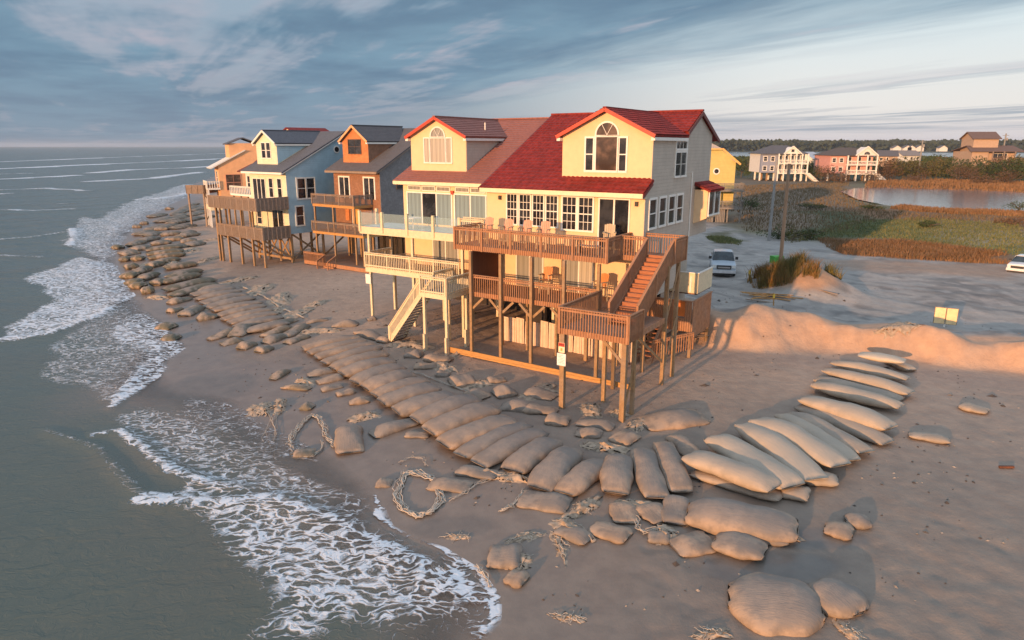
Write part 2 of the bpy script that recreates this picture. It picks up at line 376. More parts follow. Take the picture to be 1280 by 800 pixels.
ropemat = plain('frayed_white_cord', (.47, .40, .32), .8, .2, 6)

# ------------------------------------------------------------------ ground
def attr(me, name, arr, dim=1):
    if dim == 1: a = me.attributes.new(name, 'FLOAT', 'POINT'); a.data.foreach_set('value', arr.astype(np.float32))
    else:
        a = me.attributes.new(name, 'FLOAT_COLOR', 'POINT'); c = np.ones((len(arr), 4), np.float32); c[:, :3] = arr; a.data.foreach_set('color', c.ravel())
def ring_grid(r0, r1, ratio, az0, az1, naz, name, mat, zf, keep=None):
    nr = int(math.log(r1/r0)/math.log(ratio)); rr = r0*ratio**np.arange(nr+1)
    az = np.radians(np.linspace(az0, az1, naz+1)); Rr, A = np.meshgrid(rr, az, indexing='ij')
    x = (Rr*np.sin(A)).ravel(); y = (Rr*np.cos(A)).ravel(); z = zf(x, y)
    idx = np.arange((nr+1)*(naz+1)).reshape(nr+1, naz+1)
    q = np.stack([idx[:-1, :-1], idx[:-1, 1:], idx[1:, 1:], idx[1:, :-1]], -1).reshape(-1, 4)[:, ::-1]
    if keep is not None: kv = keep(x, y); q = q[kv[q].any(1)]
    used = np.unique(q); remap = -np.ones(len(x), int); remap[used] = np.arange(len(used)); q = remap[q]
    x, y, z = x[used], y[used], z[used]
    me = bpy.data.meshes.new(name); me.vertices.add(len(x)); me.vertices.foreach_set('co', np.stack([x, y, z], 1).astype(np.float32).ravel())
    me.loops.add(q.size); me.loops.foreach_set('vertex_index', q.ravel().astype(np.int32))
    me.polygons.add(len(q)); me.polygons.foreach_set('loop_start', np.arange(0, q.size, 4, dtype=np.int32)); me.polygons.foreach_set('loop_total', np.full(len(q), 4, np.int32))
    me.polygons.foreach_set('use_smooth', np.ones(len(q), bool)); me.update(calc_edges=True); me.validate()
    me.materials.append(mat); o = bpy.data.objects.new(name, me); scene.collection.objects.link(o)
    return o, x, y, z
def Gp(*px, z=0.4): return [tuple(GZ(u, v, z)) for u, v in px]
def ground_mat():
    m, g, p = newmat('ground_soil'); a = g.n('ShaderNodeAttribute', attribute_name='albedo'); w = g.n('ShaderNodeAttribute', attribute_name='wet')
    tc = g.n('ShaderNodeTexCoord'); co = tc.outputs['Object']
    n = g.noise(co, 1.2, 5, .65); n2 = g.noise(co, 9, 3, .6)
    c = g.mix(1.0, a.outputs['Color'], g.mix(g.ss(n, .25, .75), (.86, .86, .87), (1.12, 1.12, 1.11)), 'MULTIPLY')
    c = g.mix(g.ss(n2, .62, .78, 0, .25), c, (.14, .115, .095))
    g.L.new(c, p.inputs['Base Color'])
    g.L.new(g.m('ADD', g.m('MULTIPLY', w.outputs['Fac'], -.60), .92), p.inputs['Roughness'])
    p.inputs['Specular IOR Level'].default_value = .35
    bu = g.n('ShaderNodeBump'); bu.inputs['Distance'].default_value = .09
    g.L.new(g.m('ADD', g.m('MULTIPLY', w.outputs['Fac'], -.50), .62), bu.inputs['Strength'])
    g.L.new(g.m('ADD', g.m('MULTIPLY', g.noise(co, .9, 4, .6), 1.2), g.m('ADD', g.noise(co, 3.2, 5, .68), g.m('MULTIPLY', g.noise(co, 16, 3, .6), .35))), bu.inputs['Height']); g.L.new(bu.outputs[0], p.inputs['Normal'])
    return m
def wz(m_, c, rgb): return c*(1-m_[:, None])+np.array(rgb)[None, :]*m_[:, None]
gmat = ground_mat()
ground, gx, gy, gz = ring_grid(4.0, 9000, 1.0070, -80, 80, 700, 'ground', gmat, lambda x, y: height(x, y))
tag(ground, kind='structure')
def paint_ground():
    x, y = gx, gy; r = np.hypot(x, y); d = shore_sd(x, y)
    e = np.where(inside(x, y, scarp_poly), 1, -1)*seg_dist(x, y, scarp)
    nb = fbm(x, y, 12, 4); ns = fbm(x, y, 3.0, 4)
    c = np.tile(np.array([.44, .322, .242]), (len(x), 1)); 
    c = wz(sstep(ns, -.1, .5)*.5, c, (.38, .28, .21))
    damp = (1-sstep(d+ns*4, 3.5, 12.))
    damp2 = (1-sstep(d+nb*8, 9, 24.))*(x > -30)
    c = wz(damp2*.7, c, (.275, .21, .162)); c = wz(damp*.85, c, (.185, .145, .12))
    fg = (1-sstep(y+nb*10-.25*x, 20, 36)); c = wz(fg*.75, c, (.215, .17, .132))
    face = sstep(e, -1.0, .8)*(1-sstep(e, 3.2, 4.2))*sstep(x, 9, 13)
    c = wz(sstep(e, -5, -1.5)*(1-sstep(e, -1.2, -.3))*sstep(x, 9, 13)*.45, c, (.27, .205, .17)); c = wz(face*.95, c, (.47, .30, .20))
    road = sstep(e+ns, 3.2, 4.2)*sstep(x, 4, 9)
    c = wz(road, c, (.34, .305, .27)); c = wz(road*sstep(nb, 0, .45)*.6, c, (.32, .28, .24)); c = wz(road*sstep(ns, .1, .5)*.6, c, (.17, .15, .135)); trk = np.abs(np.sin((e+fbm(x, y, 9, 2)*5)*1.05)); c = wz(road*sstep(trk, .86, .97)*sstep(nb, -.3, .3)*.55, c, (.15, .135, .125)); c = wz(road*sstep(fbm(x+50, y, 1.1, 3), .1, .4)*.7, c, (.40, .35, .31)); c = wz(road*sstep(fbm(x-50, y+9, 1.9, 4), .1, .5)*.7, c, (.15, .14, .13))
    far = sstep(d, 25, 60)*(x < 4)
    def zone(pts, rgb, soft, amt=1.0, jag=6, z=.4):
        nonlocal c
        s = poly_sd(x, y, Gp(*pts, z=z))+nb*jag+ns*jag*.4
        c = wz(sstep(s, -soft, soft)*amt, c, rgb)
    zone([(900,222),(1500,222),(1500,300),(1300,320),(1240,322),(1040,318),(985,300),(925,290),(905,282)], (.17, .15, .085), 2.5, 1, 5)
    zone([(880,222),(1070,222),(1075,250),(1110,262),(1080,285),(1000,292),(925,285),(905,255)], (.20, .145, .10), 4)
    zone([(1040,262),(1160,262),(1260,268),(1500,272),(1500,295),(1260,290),(1180,276),(1060,272)], (.22, .115, .055), 4)
    zone([(1060,276),(1150,276),(1230,300),(1290,320),(1180,310),(1100,300),(1060,292)], (.15, .165, .070), 3, 1, 6)
    zone([(1010,262),(1070,265),(1100,285),(1060,300),(1000,300)], (.065, .085, .035), 2, .9, 5)
    zone([(1130,272),(1240,276),(1280,292),(1200,292)], (.24, .17, .10), 4, .8, 7)
    zone([(1190,288),(1280,288),(1280,300),(1230,304)], (.36, .29, .22), 3, .8, 9)
    zone([(1020,298),(1120,300),(1200,310),(1262,318),(1262,330),(1150,326),(1060,318)], (.22, .12, .06), 1.5, 1, 3)
    zone([(1000,318),(1060,322),(1150,330),(1270,334),(1280,352),(1150,342),(1060,338)], (.34, .235, .17), 1.5, .9, 3)
    zone([(925,303),(975,290),(1010,300),(1060,305),(1065,318),(1000,312),(940,312)], (.34, .31, .28), 2, .8, 3)
    zone([(880,292),(910,290),(935,302),(900,304)], (.12, .11, .06), .8, .9, 2)
    zone([(880,196),(1600,196),(1600,232),(880,222)], (.075, .070, .035), 12, 1, 20)
    bz = sstep(r+nb*60, 210, 330)*sstep(d, 30, 120); c = wz(bz, c, (.050, .058, .032))
    c = wz(sstep(nb, .1, .5)*bz*.6, c, (.10, .075, .04))
    mound = np.exp(-(((x-MC[0])/3.2)**2+((y-MC[1])/3.0)**2)); c = wz(sstep(mound+ns*.3, .25, .55), c, (.42, .25, .15))
    under = ((1-sstep(np.abs(x+9), 6, 30)))*0
    wet = np.maximum((1-sstep(d+ns*3, 2.0, 9.0))*.9+.22*(1-sstep(d, 8, 22)), fg*.55)
    # darker, glossier patches of sand, the first two right of the lower sandbags
    for (u, v, a, b, k) in [(960, 700, 3.2, 1.3, 1), (1010, 668, 2.6, .9, 1), (560, 640, 2., .9, .7), (260, 470, 4, 3, .8)]:
        q = GZ(u, v, -.1); dark_patch = np.exp(-(((x-q[0])/a)**2+((y-q[1])/b)**2)*1.2)+ns*.25; f = sstep(dark_patch, .42, .6)*k*(r < 60)
        c = wz(f*.7, c, (.13, .115, .10)); wet = np.maximum(wet, f*1.0)
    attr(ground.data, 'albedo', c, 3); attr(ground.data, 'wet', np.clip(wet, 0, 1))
paint_ground()

# ------------------------------------------------------------------ sea, pond, sound
foam_polys = [
 ([(622,800),(618,742),(598,712),(560,682),(497,656),(468,618),(400,585),(330,560),(250,520),(180,505),(120,520),(160,562),(225,600),(182,624),(240,662),(292,700),(340,742),(300,800)], .52, .9),
 ([(624,802),(620,742),(600,712),(562,682),(497,656),(440,640),(330,612),(200,618),(240,662),(290,702),(330,742),(345,802)], .64, 1.2),
 ([(624,802),(620,742),(600,712),(562,682),(520,668),(540,720),(570,760),(585,802)], .80, .8),
 ([(70,300),(165,300),(196,400),(236,432),(205,470),(125,516),(40,470),(60,430),(110,395),(150,350)], .50, 1.0),
 ([(0,428),(60,420),(120,398),(172,368),(150,332),(100,320),(60,336),(28,348),(70,372),(30,398),(0,410)], .70, .8),
 ([(130,515),(185,490),(236,440),(225,425),(196,430),(160,470),(125,500)], .68, .5),
 ([(236,432),(215,402),(180,392),(145,400),(138,430),(190,440)], .66, .6),
 ([(78,300),(130,332),(165,302),(150,280),(100,270)], .62, .8),
 ([(100,292),(150,302),(250,242),(260,231),(228,230),(150,256),(120,275)], .62, 1.5),
 ([(300,500),(345,520),(470,605),(470,625),(400,600),(300,560),(200,520),(230,495)], .47, .8)]
foam_lines = [ # px points, half width in metres, strength
 ([(622,796),(618,744),(599,713),(560,684),(497,658),(478,640)], .32, 1.05), ([(478,640),(468,618),(490,610)], .12, .9),
 ([(120,545),(150,540),(185,565),(215,590),(262,606),(300,612)], .35, .66), ([(182,625),(250,630),(340,625),(420,652),(520,700),(600,750)], .5, .74),
 ([(205,455),(180,462),(140,500)], .4, .62), ([(0,425),(60,418),(120,396),(172,366)], .5, 1.0), ([(236,434),(215,445),(196,470),(140,510)], .22, 1.0),
 ([(0,300),(40,297),(84,290)], .7, .68), ([(0,238),(60,236),(110,239)], 1.6, .75), ([(110,228),(190,224),(250,216)], 4, .85), ([(0,203),(120,198),(280,192)], 9, .8), ([(0,320),(50,322)], .6, .6),
 ([(-60,215),(0,212),(100,207),(200,203),(290,198)], 6, 1.05), ([(-60,227),(0,225),(60,222),(95,220)], 4, 1.0), ([(120,217),(165,213),(230,211),(288,207)], 6, .95),
 ([(0,243),(17,242)], 1.2, 1.0), ([(0,263),(60,263),(92,262)], .8, .9), ([(40,256),(92,254)], .8, 1.0), ([(195,249),(225,245),(262,232)], 1.6, .9), ([(170,250),(182,248)], 1, 1.),
 ([(90,286),(92,298),(86,308)], .7, .85), ([(0,218),(40,217)],2,.8), ([(60,540),(120,560),(180,625)], .3, .4)]
def sea_fields(x, y):
    d = -shore_sd(x, y); F = np.zeros(x.shape); W = np.zeros(x.shape)
    for px, k, soft in foam_polys:
        s = poly_sd(x, y, [tuple(GZ(u, v, SEA)) for u, v in px])+fbm(x, y, 3, 3)*1.2*soft
        F = np.maximum(F, k*sstep(s, -.6*soft, .9*soft))
    for px, w, k in foam_lines:
        P = np.array([GZ(u, v, SEA) for u, v in px]); s = seg_dist(x, y, P)+fbm(x, y, w*4, 2)*w*.9
        F = np.maximum(F, k*(1-sstep(s, w*.25, w*1.3))); 
        W = np.maximum(W, np.exp(-(seg_dist(x, y, P)/(w*1.4))**2)*min(.5, .06+w*.08))
    return d, np.minimum(F, .80+.35*sstep(np.hypot(x, y), 90, 160)), W
def sea_z(x, y):
    d, F, W = sea_fields(x, y); a = sstep(d, 1.0, 25.)*np.clip(1-(np.hypot(x, y)-60)/900, .15, 1)
    r = np.hypot(x, y); z = np.zeros(x.shape)
    for k, (ax, ay, L, A) in enumerate([(.75,-.66,13,.10),(.86,-.5,8.2,.06),(.6,-.8,5.3,.04),(.95,-.2,3.4,.022)]):
        ph = (x*ax+y*ay)/L*2*math.pi+fbm(x, y, L*2.5, 2)*3+k; z += A*(1-np.abs(np.sin(ph/2))*1.6)*np.clip((L*90-r)/(L*30), 0, 1)
    return SEA+.03*sstep(d, .0, 2.0)+a*z+W*sstep(d, .3, 3.)+.04*sstep(d, .1, 1.2)*F*(.5+fbm(x, y, .5, 3))
def sea_mat():
    m, g, p = newmat('sea_water'); tc = g.n('ShaderNodeTexCoord'); co = tc.outputs['Object']
    fo = g.n('ShaderNodeAttribute', attribute_name='foam').outputs['Fac']; sh = g.n('ShaderNodeAttribute', attribute_name='shallow').outputs['Fac']
    dist = g.vm('LENGTH', co); k = g.ss(dist, 20, 140)
    warp = g.noise(co, .8, 3, .6); n = g.n('ShaderNodeTexNoise'); 
    wv = g.vm('ADD', co, g.vm('MULTIPLY', g.comb(warp, g.noise(g.vm('ADD', co, (31, 7, 3)), .8, 3, .6), 0.0), (1.6, 1.6, 0)))
    rot = g.n('ShaderNodeMapping'); g.L.new(wv, rot.inputs[0]); rot.inputs['Rotation'].default_value = (0, 0, R(35)); rot.inputs['Scale'].default_value = (.8, 1.9, 1)
    vo = g.n('ShaderNodeTexVoronoi', feature='DISTANCE_TO_EDGE'); g.L.new(rot.outputs[0], vo.inputs['Vector']); vo.inputs['Scale'].default_value = 1.7
    lace = g.ss(vo.outputs['Distance'], .0, .24, 1, 0)
    vo2 = g.n('ShaderNodeTexVoronoi', feature='DISTANCE_TO_EDGE'); g.L.new(rot.outputs[0], vo2.inputs['Vector']); vo2.inputs['Scale'].default_value = 4.6
    lace2 = g.ss(vo2.outputs['Distance'], .0, .22, 1, 0)
    fn = g.m('ADD', g.m('MULTIPLY', g.noise(rot.outputs[0], 2.6, 6, .72), .6), g.m('MULTIPLY', g.noise(co, .35, 4, .6), .4))
    pat = g.m('ADD', g.m('ADD', g.m('MULTIPLY', lace, .34), g.m('MULTIPLY', lace2, .14)), g.m('MULTIPLY', fn, .62))
    fm = g.ss(g.m('ADD', pat, fo), .98, 1.34)
    fm = g.m('MULTIPLY', fm, g.ss(fo, .05, .3))
    base = g.mix(sh, (.105, .118, .094), (.20, .155, .125))
    tint = g.noise(co, .12, 3, .5); base = g.mix(g.ss(tint, .35, .7, 0, .6), base, (.125, .115, .09))
    col = g.mix(fm, base, g.mix(g.noise(co, 5, 3), (.60, .63, .66), (.80, .81, .82)))
    ed = g.n('ShaderNodeAttribute', attribute_name='depth_edge').outputs['Fac']; g.L.new(g.m('MAXIMUM', ed, g.m('MULTIPLY', fm, g.ss(ed, .0, .04))), p.inputs['Alpha'])
    g.L.new(col, p.inputs['Base Color']); g.L.new(g.m('ADD', g.m('MULTIPLY', fm, .55), .24), p.inputs['Roughness']); p.inputs['IOR'].default_value = 1.33; p.inputs['Specular IOR Level'].default_value = .38
    bu = g.n('ShaderNodeBump'); bu.inputs['Distance'].default_value = .2; bu.inputs['Strength'].default_value = .8
    h1 = g.noise(g.scalev(rot.outputs[0], (1, .5, 1)), 1.6, 4, .6); h2 = g.noise(co, .25, 3, .6)
    g.L.new(g.m('ADD', g.m('ADD', g.m('MULTIPLY', h1, .45), g.m('MULTIPLY', h2, g.m('MULTIPLY', k, 5.0))), g.m('MULTIPLY', fm, .5)), bu.inputs['Height']); g.L.new(bu.outputs[0], p.inputs['Normal'])
    return m
seam = sea_mat()
sea, sx, sy, sz = ring_grid(5.0, 12000, 1.0075, -82, 46, 560, 'sea', seam, sea_z, keep=lambda x, y: shore_sd(x, y) < 1.2)
tag(sea, kind='structure')
_d, _F, _W = sea_fields(sx, sy)
attr(sea.data, 'depth_edge', sstep(_d+fbm(sx, sy, 2.5, 3)*.8, -.1, 3.2)); attr(sea.data, 'foam', _F); attr(sea.data, 'shallow', 1-sstep(_d+fbm(sx, sy, 4, 3)*2.5, .2, 6.5))
def calm_mat(name, col, rough, bs):
    m, g, p = newmat(name); tc = g.n('ShaderNodeTexCoord'); p.inputs['Base Color'].default_value = (*col, 1); p.inputs['Roughness'].default_value = rough
    bu = g.n('ShaderNodeBump'); bu.inputs['Strength'].default_value = .5; bu.inputs['Distance'].default_value = .06
    g.L.new(g.noise(g.scalev(tc.outputs['Object'], (1, 2.2, 1)), bs, 4, .6), bu.inputs['Height']); g.L.new(bu.outputs[0], p.inputs['Normal']); return m
pb = MB()
cx, cy = pond.mean(0); pb.add([(cx+(q[0]-cx)*1.12, cy+(q[1]-cy)*1.12, POND_Z) for q in pond], [tuple(range(len(pond)))])
tag(pb.build('pond_water', calm_mat('pond_surface', (.08, .13, .17), .10, .7)), kind='structure')
sb = MB().add([(-150,860,.02),(2600,560,.02),(3600,1500,.02),(-150,1560,.02)], [(0,1,2,3)])
tag(sb.build('sound_water', calm_mat('sound_surface', (.10, .13, .15), .2, .1)), kind='structure')

# ------------------------------------------------------------------ building blocks for the houses
def tiles(mb, A, B, C, D, row=.38, lip=.03, wave=0.0, pitch=.3, thick=.12):
    """roof slope: eave A-B, ridge D-C, in courses"""
    A, B, C, D = map(Vector, (A, B, C, D)); n = (B-A).cross(D-A).normalized()
    if n.z < 0: n = -n
    L = ((D-A).length+(C-B).length)/2; rows = max(1, int(round(L/row)))
    ln = max((B-A).length, (C-D).length); nu = max(1, int(ln/pitch*4)) if wave else 2
    for k in range(rows):
        v0, v1 = k/rows, (k+1)/rows; k0 = len(mb.v)
        for v, up in ((v0, 0.0), (v0, lip), (v1, 0.0)):
            a = A.lerp(D, v); b = B.lerp(C, v)
            for i in range(nu+1):
                u = i/nu; q = a.lerp(b, u); s = (q-A).dot((B-A).normalized())
                w = wave*abs(math.sin(math.pi*s/pitch)) if wave else 0
                q = q+n*(up+w); mb.v.append((q.x, q.y, q.z))
        for r_ in (0, 1):
            for i in range(nu):
                a0 = k0+r_*(nu+1)+i; mb.f.append((a0, a0+1, a0+nu+2, a0+nu+1))
    e = n*.012
    mb.slab([A-e, B-e, C-e, D-e], thick)
def rail(mb, p0, p1, h=1.05, below=.22, sp=.15, bal=.04, cap=(.14, .045), posts=0, post=.09, bottom=.0):
    p0 = Vector(p0); p1 = Vector(p1); L = (p1-p0).length; n = max(1, int(L/sp))
    for i in range(n+1):
        q = p0.lerp(p1, i/n); mb.box(q.x-bal/2, q.x+bal/2, q.y-bal/2, q.y+bal/2, q.z-below, q.z+h-.02)
    mb.beam(p0+Vector((0,0,h)), p1+Vector((0,0,h)), *cap)
    mb.beam(p0+Vector((0,0,h-.13)), p1+Vector((0,0,h-.13)), .05, .09)
    if bottom: mb.beam(p0+Vector((0,0,bottom)), p1+Vector((0,0,bottom)), .05, .09)
    if posts:
        for i in range(posts+1):
            q = p0.lerp(p1, i/posts); mb.box(q.x-post/2, q.x+post/2, q.y-post/2, q.y+post/2, q.z-below, q.z+h+.01)
class Face:
    """maps (a, z, out) on a wall to house coordinates; 'F' front wall facing -y, 'R' right gable facing +x, 'L' left gable"""
    def __init__(s, k, c): s.k = k; s.c = c
    def __call__(s, a, z, o):
        return {'F': (a, s.c-o, z), 'R': (s.c+o, a, z), 'L': (s.c-o, a, z)}[s.k]
    def box(s, mb, a0, a1, z0, z1, o0, o1):
        p = s(a0, z0, o0); q = s(a1, z1, o1)
        mb.box(min(p[0],q[0]), max(p[0],q[0]), min(p[1],q[1]), max(p[1],q[1]), min(p[2],q[2]), max(p[2],q[2]))
def window(parent, fc, a0, a1, z0, z1, nx=1, nz=1, fr=.09, mid=True, paint=None, pane=None, name='window', label=None, pane_parts=None):
    paint = paint or trimw; m = MB()
    fc.box(m, a0-fr, a1+fr, z1, z1+fr, -.05, .07); fc.box(m, a0-fr, a1+fr, z0-fr, z0, -.05, .09)
    fc.box(m, a0-fr, a0, z0, z1, -.05, .066); fc.box(m, a1, a1+fr, z0, z1, -.05, .066)
    if mid: fc.box(m, a0, a1, (z0+z1)/2-.03, (z0+z1)/2+.03, .0, .05)
    for i in range(1, nx): a = a0+(a1-a0)*i/nx; fc.box(m, a-.014, a+.014, z0, z1, .0, .034)
    for j in range(1, nz): z = z0+(z1-z0)*j/nz; fc.box(m, a0, a1, z-.014, z+.014, .0, .036)
    o = m.build(name, paint, parent)
    if label: o['label'] = label
    g = MB(); fc.box(g, a0, a1, z0, z1, -.03, .012); g.build('pane', pane or glass, o)
    return o
def slider(parent, fc, a0, a1, z0, z1, n=2, pane=None, paint=None, name='sliding_door', fr=.08):
    paint = paint or trimw; m = MB()
    fc.box(m, a0-fr, a1+fr, z1, z1+fr, -.05, .07); fc.box(m, a0-fr, a0, z0, z1, -.05, .066); fc.box(m, a1, a1+fr, z0, z1, -.05, .066)
    for i in range(1, n): a = a0+(a1-a0)*i/n; fc.box(m, a-.05, a+.05, z0, z1, 0, .05)
    o = m.build(name, paint, parent)
    for i in range(n):
        g = MB(); b0 = a0+(a1-a0)*i/n+(.05 if i else 0); b1 = a0+(a1-a0)*(i+1)/n-(.05 if i < n-1 else 0)
        fc.box(g, b0, b1, z0, z1, -.03, .012); g.build('pane', (pane[i % len(pane)] if isinstance(pane, list) else pane) or glass, o)
    return o
def arch_window(parent, fc, xc, z, r, paint=None, pane=None, name='arched_window'):
    m = MB(); N = 14
    for i in range(N):
        t0 = math.pi*i/N; t1 = math.pi*(i+1)/N
        q = []
        for o in (-.05, .066):
            for t, rr in ((t0, r), (t1, r), (t1, r+.1), (t0, r+.1)): q.append(fc(xc+rr*math.cos(t), z+rr*math.sin(t), o))
        m.add(q, [(0,1,2,3),(4,5,6,7),(0,1,5,4),(2,3,7,6)])
    for t in (60, 120): 
        q = fc(xc, z, .03); p = fc(xc+r*math.cos(R(t)), z+r*math.sin(R(t)), .03); m.beam(q, p, .025, .025, up=(0,1,0) if fc.k == 'F' else (1,0,0))
    fc.box(m, xc-r-.1, xc+r+.1, z-.08, z, -.05, .07)
    o = m.build(name, paint or trimw, parent); g = MB()
    pts = [fc(xc+r*math.cos(math.pi*i/N), z+r*math.sin(math.pi*i/N), .012) for i in range(N+1)]
    g.add(pts+[fc(xc, z, .012)], [(i, i+1, N+1) for i in range(N)]); g.build('pane', pane or glass, o); return o
def gable_body(mb, x0, x1, eave, ridge, depth, z0, z0b=None, yb=5.6, ov=.6, slopef=None, rear=None):
    """wall volume: profile in (y,z) swept over x"""
    ye, ze = eave; yr, zr = ridge; yb2, zb2 = rear
    zf = ze+(0-ye)*(zr-ze)/(yr-ye)
    zbk = zr+(depth-yr)*(zb2-zr)/(yb2-yr)
    prof = [(0, z0), (0, zf-.16), (yr, zr-.18), (depth, zbk-.16)]
    if z0b is None: prof += [(depth, z0)]
    else: prof += [(depth, z0b), (yb, z0b), (yb, z0)]
    mb.prism(prof, 'x', x0, x1)

def dormer(parent, x0, x1, yd, zb, ze, zr, yv, yr, wallm, roofm, trimm, tile_kw, lip_r=.25, lip_l=.25, sidem=None):
    xm = (x0+x1)/2; w = MB(); w.prism([(x0, zb), (x0, ze), (xm, zr-.12), (x1, ze), (x1, zb)], 'y', yd, yr-.6)
    d = w.build('dormer', wallm, parent)
    s = (zr-ze)/(xm-x0)
    r = MB(); el = (x0-lip_l, ze-s*lip_l+.06); er = (x1+lip_r, ze-s*lip_r+.06); f = yd-.35
    tiles(r, (er[0], f, er[1]), (er[0], yv, er[1]), (xm, yr, zr+.06), (xm, f, zr+.06), **tile_kw)
    tiles(r, (el[0], yv, el[1]), (el[0], f, el[1]), (xm, f, zr+.06), (xm, yr, zr+.06), **tile_kw)
    r.beam((xm, f-.02, zr+.09), (xm, yr, zr+.09), .22, .09)
    r.build('dormer_roof', roofm, d)
    t = MB()
    t.beam((el[0], f-.03, el[1]-.08), (xm, f-.03, zr-.02), .07, .2); t.beam((xm, f-.03, zr-.02), (er[0], f-.03, er[1]-.08), .07, .2)
    t.build('rake_board', trimm, d)
    t = MB()
    t.box(x1+.004, er[0]-.02, f+.02, yv-.1, er[1]-.30, er[1]-.13); t.box(el[0]+.02, x0-.004, f+.02, yv-.1, el[1]-.30, el[1]-.13)
    t.build('gutter', trimw, d)
    return d
class House:
    def __init__(s, name, O, phi, label, cat='house', group=None):
        s.r = empty(name, (O[0], O[1], O[2] if len(O) > 2 else 0), -R(phi), label, cat, group)
        p = R(phi); s.o = np.array(O[:2]); s.ex = np.array([math.cos(p), -math.sin(p)]); s.ey = np.array([math.sin(p), math.cos(p)])
    def w(s, x, y): q = s.o+s.ex*x+s.ey*y; return q[0], q[1]
    def gz(s, x, y): return H1(*s.w(x, y))
    def post(s, x, y, z1, mat, w=.16, z0=None, name='post', round_=False, sink=.5):
        g = (s.gz(x, y) if z0 is None else z0)-sink; m = MB()
        if round_: m.tube([(x, y, g), (x, y, z1)], [w*.55, w*.5], 10)
        else: m.box(x-w/2, x+w/2, y-w/2, y+w/2, g, z1)
        return m.build(name, mat, s.r)
    def brace(s, p, q, mat, w=.05, h=.14, name='brace'):
        return MB().beam(p, q, w, h).build(name, mat, s.r)
    def deck(s, x0, x1, y0, y1, z, mat, floor=None, rim=.28, name='deck', rimmat=None, skip=()):
        d = MB().box(x0+.02, x1-.02, y0+.02, y1-.02, z-.05, z).build(name, floor or deckfloor, s.r)
        m = MB(); m.box(x0, x1, y0-.02, y0+.03, z-rim, z-.003)
        m.box(x0-.02, x0+.03, y0+.031, y1, z-rim, z-.003); m.box(x1-.03, x1+.02, y0+.031, y1, z-rim, z-.003)
        n = int((x1-x0)/.6)
        for i in range(1, n): x = x0+(x1-x0)*i/n; m.box(x-.025, x+.025, y0+.032, y1-.03, z-.24, z-.052)
        m.build('rim_joist', rimmat or mat, d); return d
    def railing(s, deck, runs, mat, **kw):
        for a, b in runs:
            m = MB(); rail(m, a, b, **kw); m.build('railing', mat, deck)

